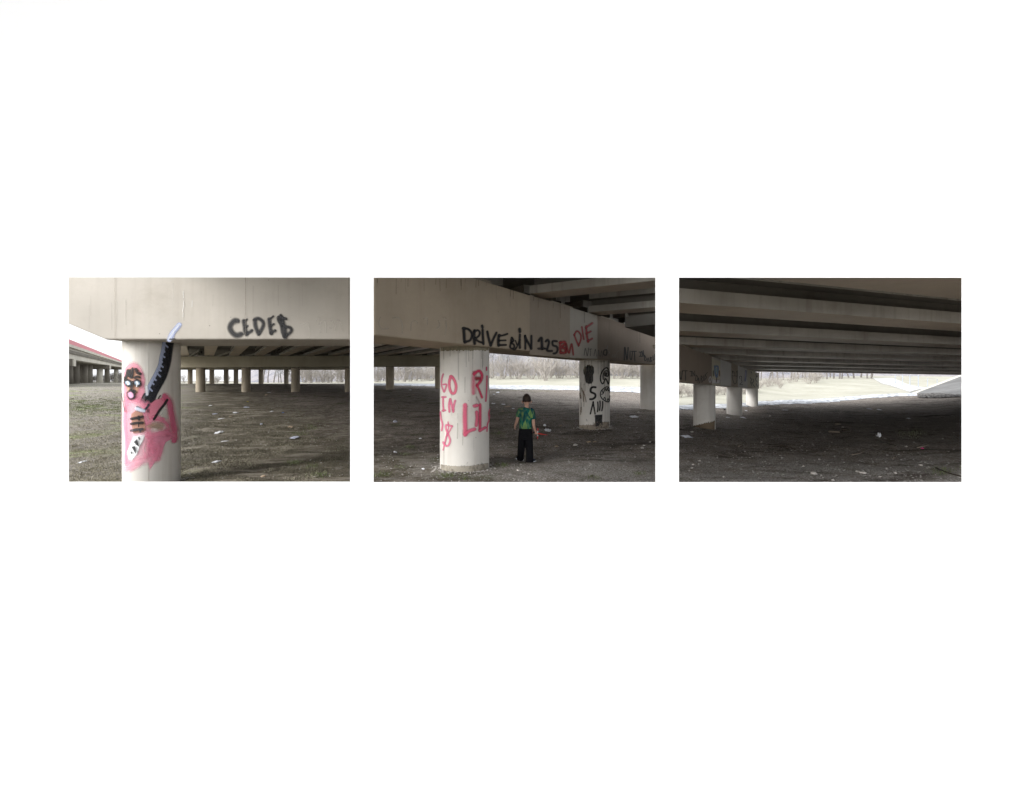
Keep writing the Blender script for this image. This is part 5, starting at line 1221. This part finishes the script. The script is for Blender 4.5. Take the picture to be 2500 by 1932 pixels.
# right opening
sheet_litter(1676, 1067, 21, 6, M['plastic'], 'flat bluish white card left of the widest column foot', rise=.005, name='card_sheet'); rock(1689, 1056, 8, M['pinkp'] if False else M['stone'], 'rounded pinkish stone above the flat bluish card')
sheet_litter(1815, 1022.5, 11, 4, M['paper'], 'ragged white litter right of the middle column foot', rise=.06); sheet_litter(1777, 1021, 6, 2, M['paper'], 'small white scrap at the foot of the middle column')
sheet_litter(1822, 1004, 6, 2, M['paper'], 'scrap between the middle and farthest columns'); rock(1880, 1017, 5, M['stone'], 'lone pale stone out on the dark dirt', flat=.9)
sheet_litter(1916, 1002.5, 11, 2.2, M['paper'], 'bright white slab far off near the stone strip', rise=.03, name='foam_slab')
rock(1769, 1002, 5, M['blk_plastic'], 'small black box left of the middle column', name='black_box', flat=1.0)
sheet_litter(2123, 999.5, 8, 1.8, M['plastic'], 'left of two small pale slabs in the far dark'); sheet_litter(2147, 1001.5, 10, 1.8, M['paper'], 'right of two small pale slabs in the far dark'); sheet_litter(2218, 1023, 6, 1.5, M['paper'], 'lone pale scrap in the dark at the right')
sheet_litter(2145, 1071, 6, 9, M['paper'], 'upright white paper sheet standing in the dirt', rise=.16); sheet_litter(2251.5, 1097.5, 4, 2.5, M['pinkp'], 'tiny magenta scrap at the right', name='plastic_scrap', rise=.03)
stick([(2024, 1056), (2036, 1056.5), (2049, 1057.5)], .035, M['wood'], 'straight pale stick in the middle of the right opening'); stick([(2040, 1038), (2052, 1037)], .03, M['wood'], 'short pale stick above the straight stick')
stick([(1900, 1090), (1920, 1092), (1935, 1097), (1943, 1101)], .02, M['darkstick'], 'dark bent twig at the left of the right opening'); stick([(2285, 1144), (2310, 1155), (2350, 1166)], .014, M['darkstick'], 'dark branch running out of the lower right corner')
stick([(2150, 1081), (2170, 1086), (2188, 1090)], .02, M['darkstick'], 'dark twig below the upright white paper'); stick([(2240, 1094), (2256, 1091), (2266, 1086)], .012, M['wood'], 'thin pale twig beside the magenta scrap'); stick([(1802, 1092), (1808, 1087)], .012, M['wood'], 'short pale twig at the lower left of the right opening')
stick([(2180, 1122), (2187, 1115)], .01, M['wood'], 'thin upright-leaning pale twig at lower centre'); stick([(2080, 1112), (2100, 1108), (2110, 1102)], .012, M['wood'], 'thin curved pale twig left of the lower centre')
for u, v, w, l in ((1987, 1158, 15, 'large pale stone left of lower centre in the right opening'), (2106, 1156, 13, 'large pale stone at lower centre of the right opening'), (2095, 1153, 10, 'stone touching the large stone at lower centre'), (2148, 1165, 7, 'rounded white stone right of the large pair'), (2185, 1155, 6, 'pinkish stone at lower right'), (1689, 1144, 7, 'pale stone at the lower left corner'), (1692, 1135, 6, 'stone above the corner stone at lower left'), (1708, 1126, 6, 'topmost of three pale stones at lower left'), (1767, 1165, 5, 'small pale stone near the bottom left edge'), (2033, 1173, 7, 'pale stone on the bottom edge left of centre'), (2212, 1091, 6, 'pale stone beside the thin twig at right'), (2000, 1122, 5, 'small white stone left of lower centre'), (1962, 1139, 5, 'small round stone left of the large pale stone'), (1859, 1080, 5, 'dull rounded stone in the middle dark'), (1842, 1085, 3, 'tiny white stone beside the dull rounded one'), (2248, 1137, 9, 'tan upright clod at right'), (2057, 1044, 5, 'dark clod beside the sticks')):
    rock(u, v, w, M['stone'], l, flat=.55)
rock(2065, 1053, 17, M['darkstick'], 'dark clump of debris beside the straight pale stick', name='debris_clump', flat=.6)
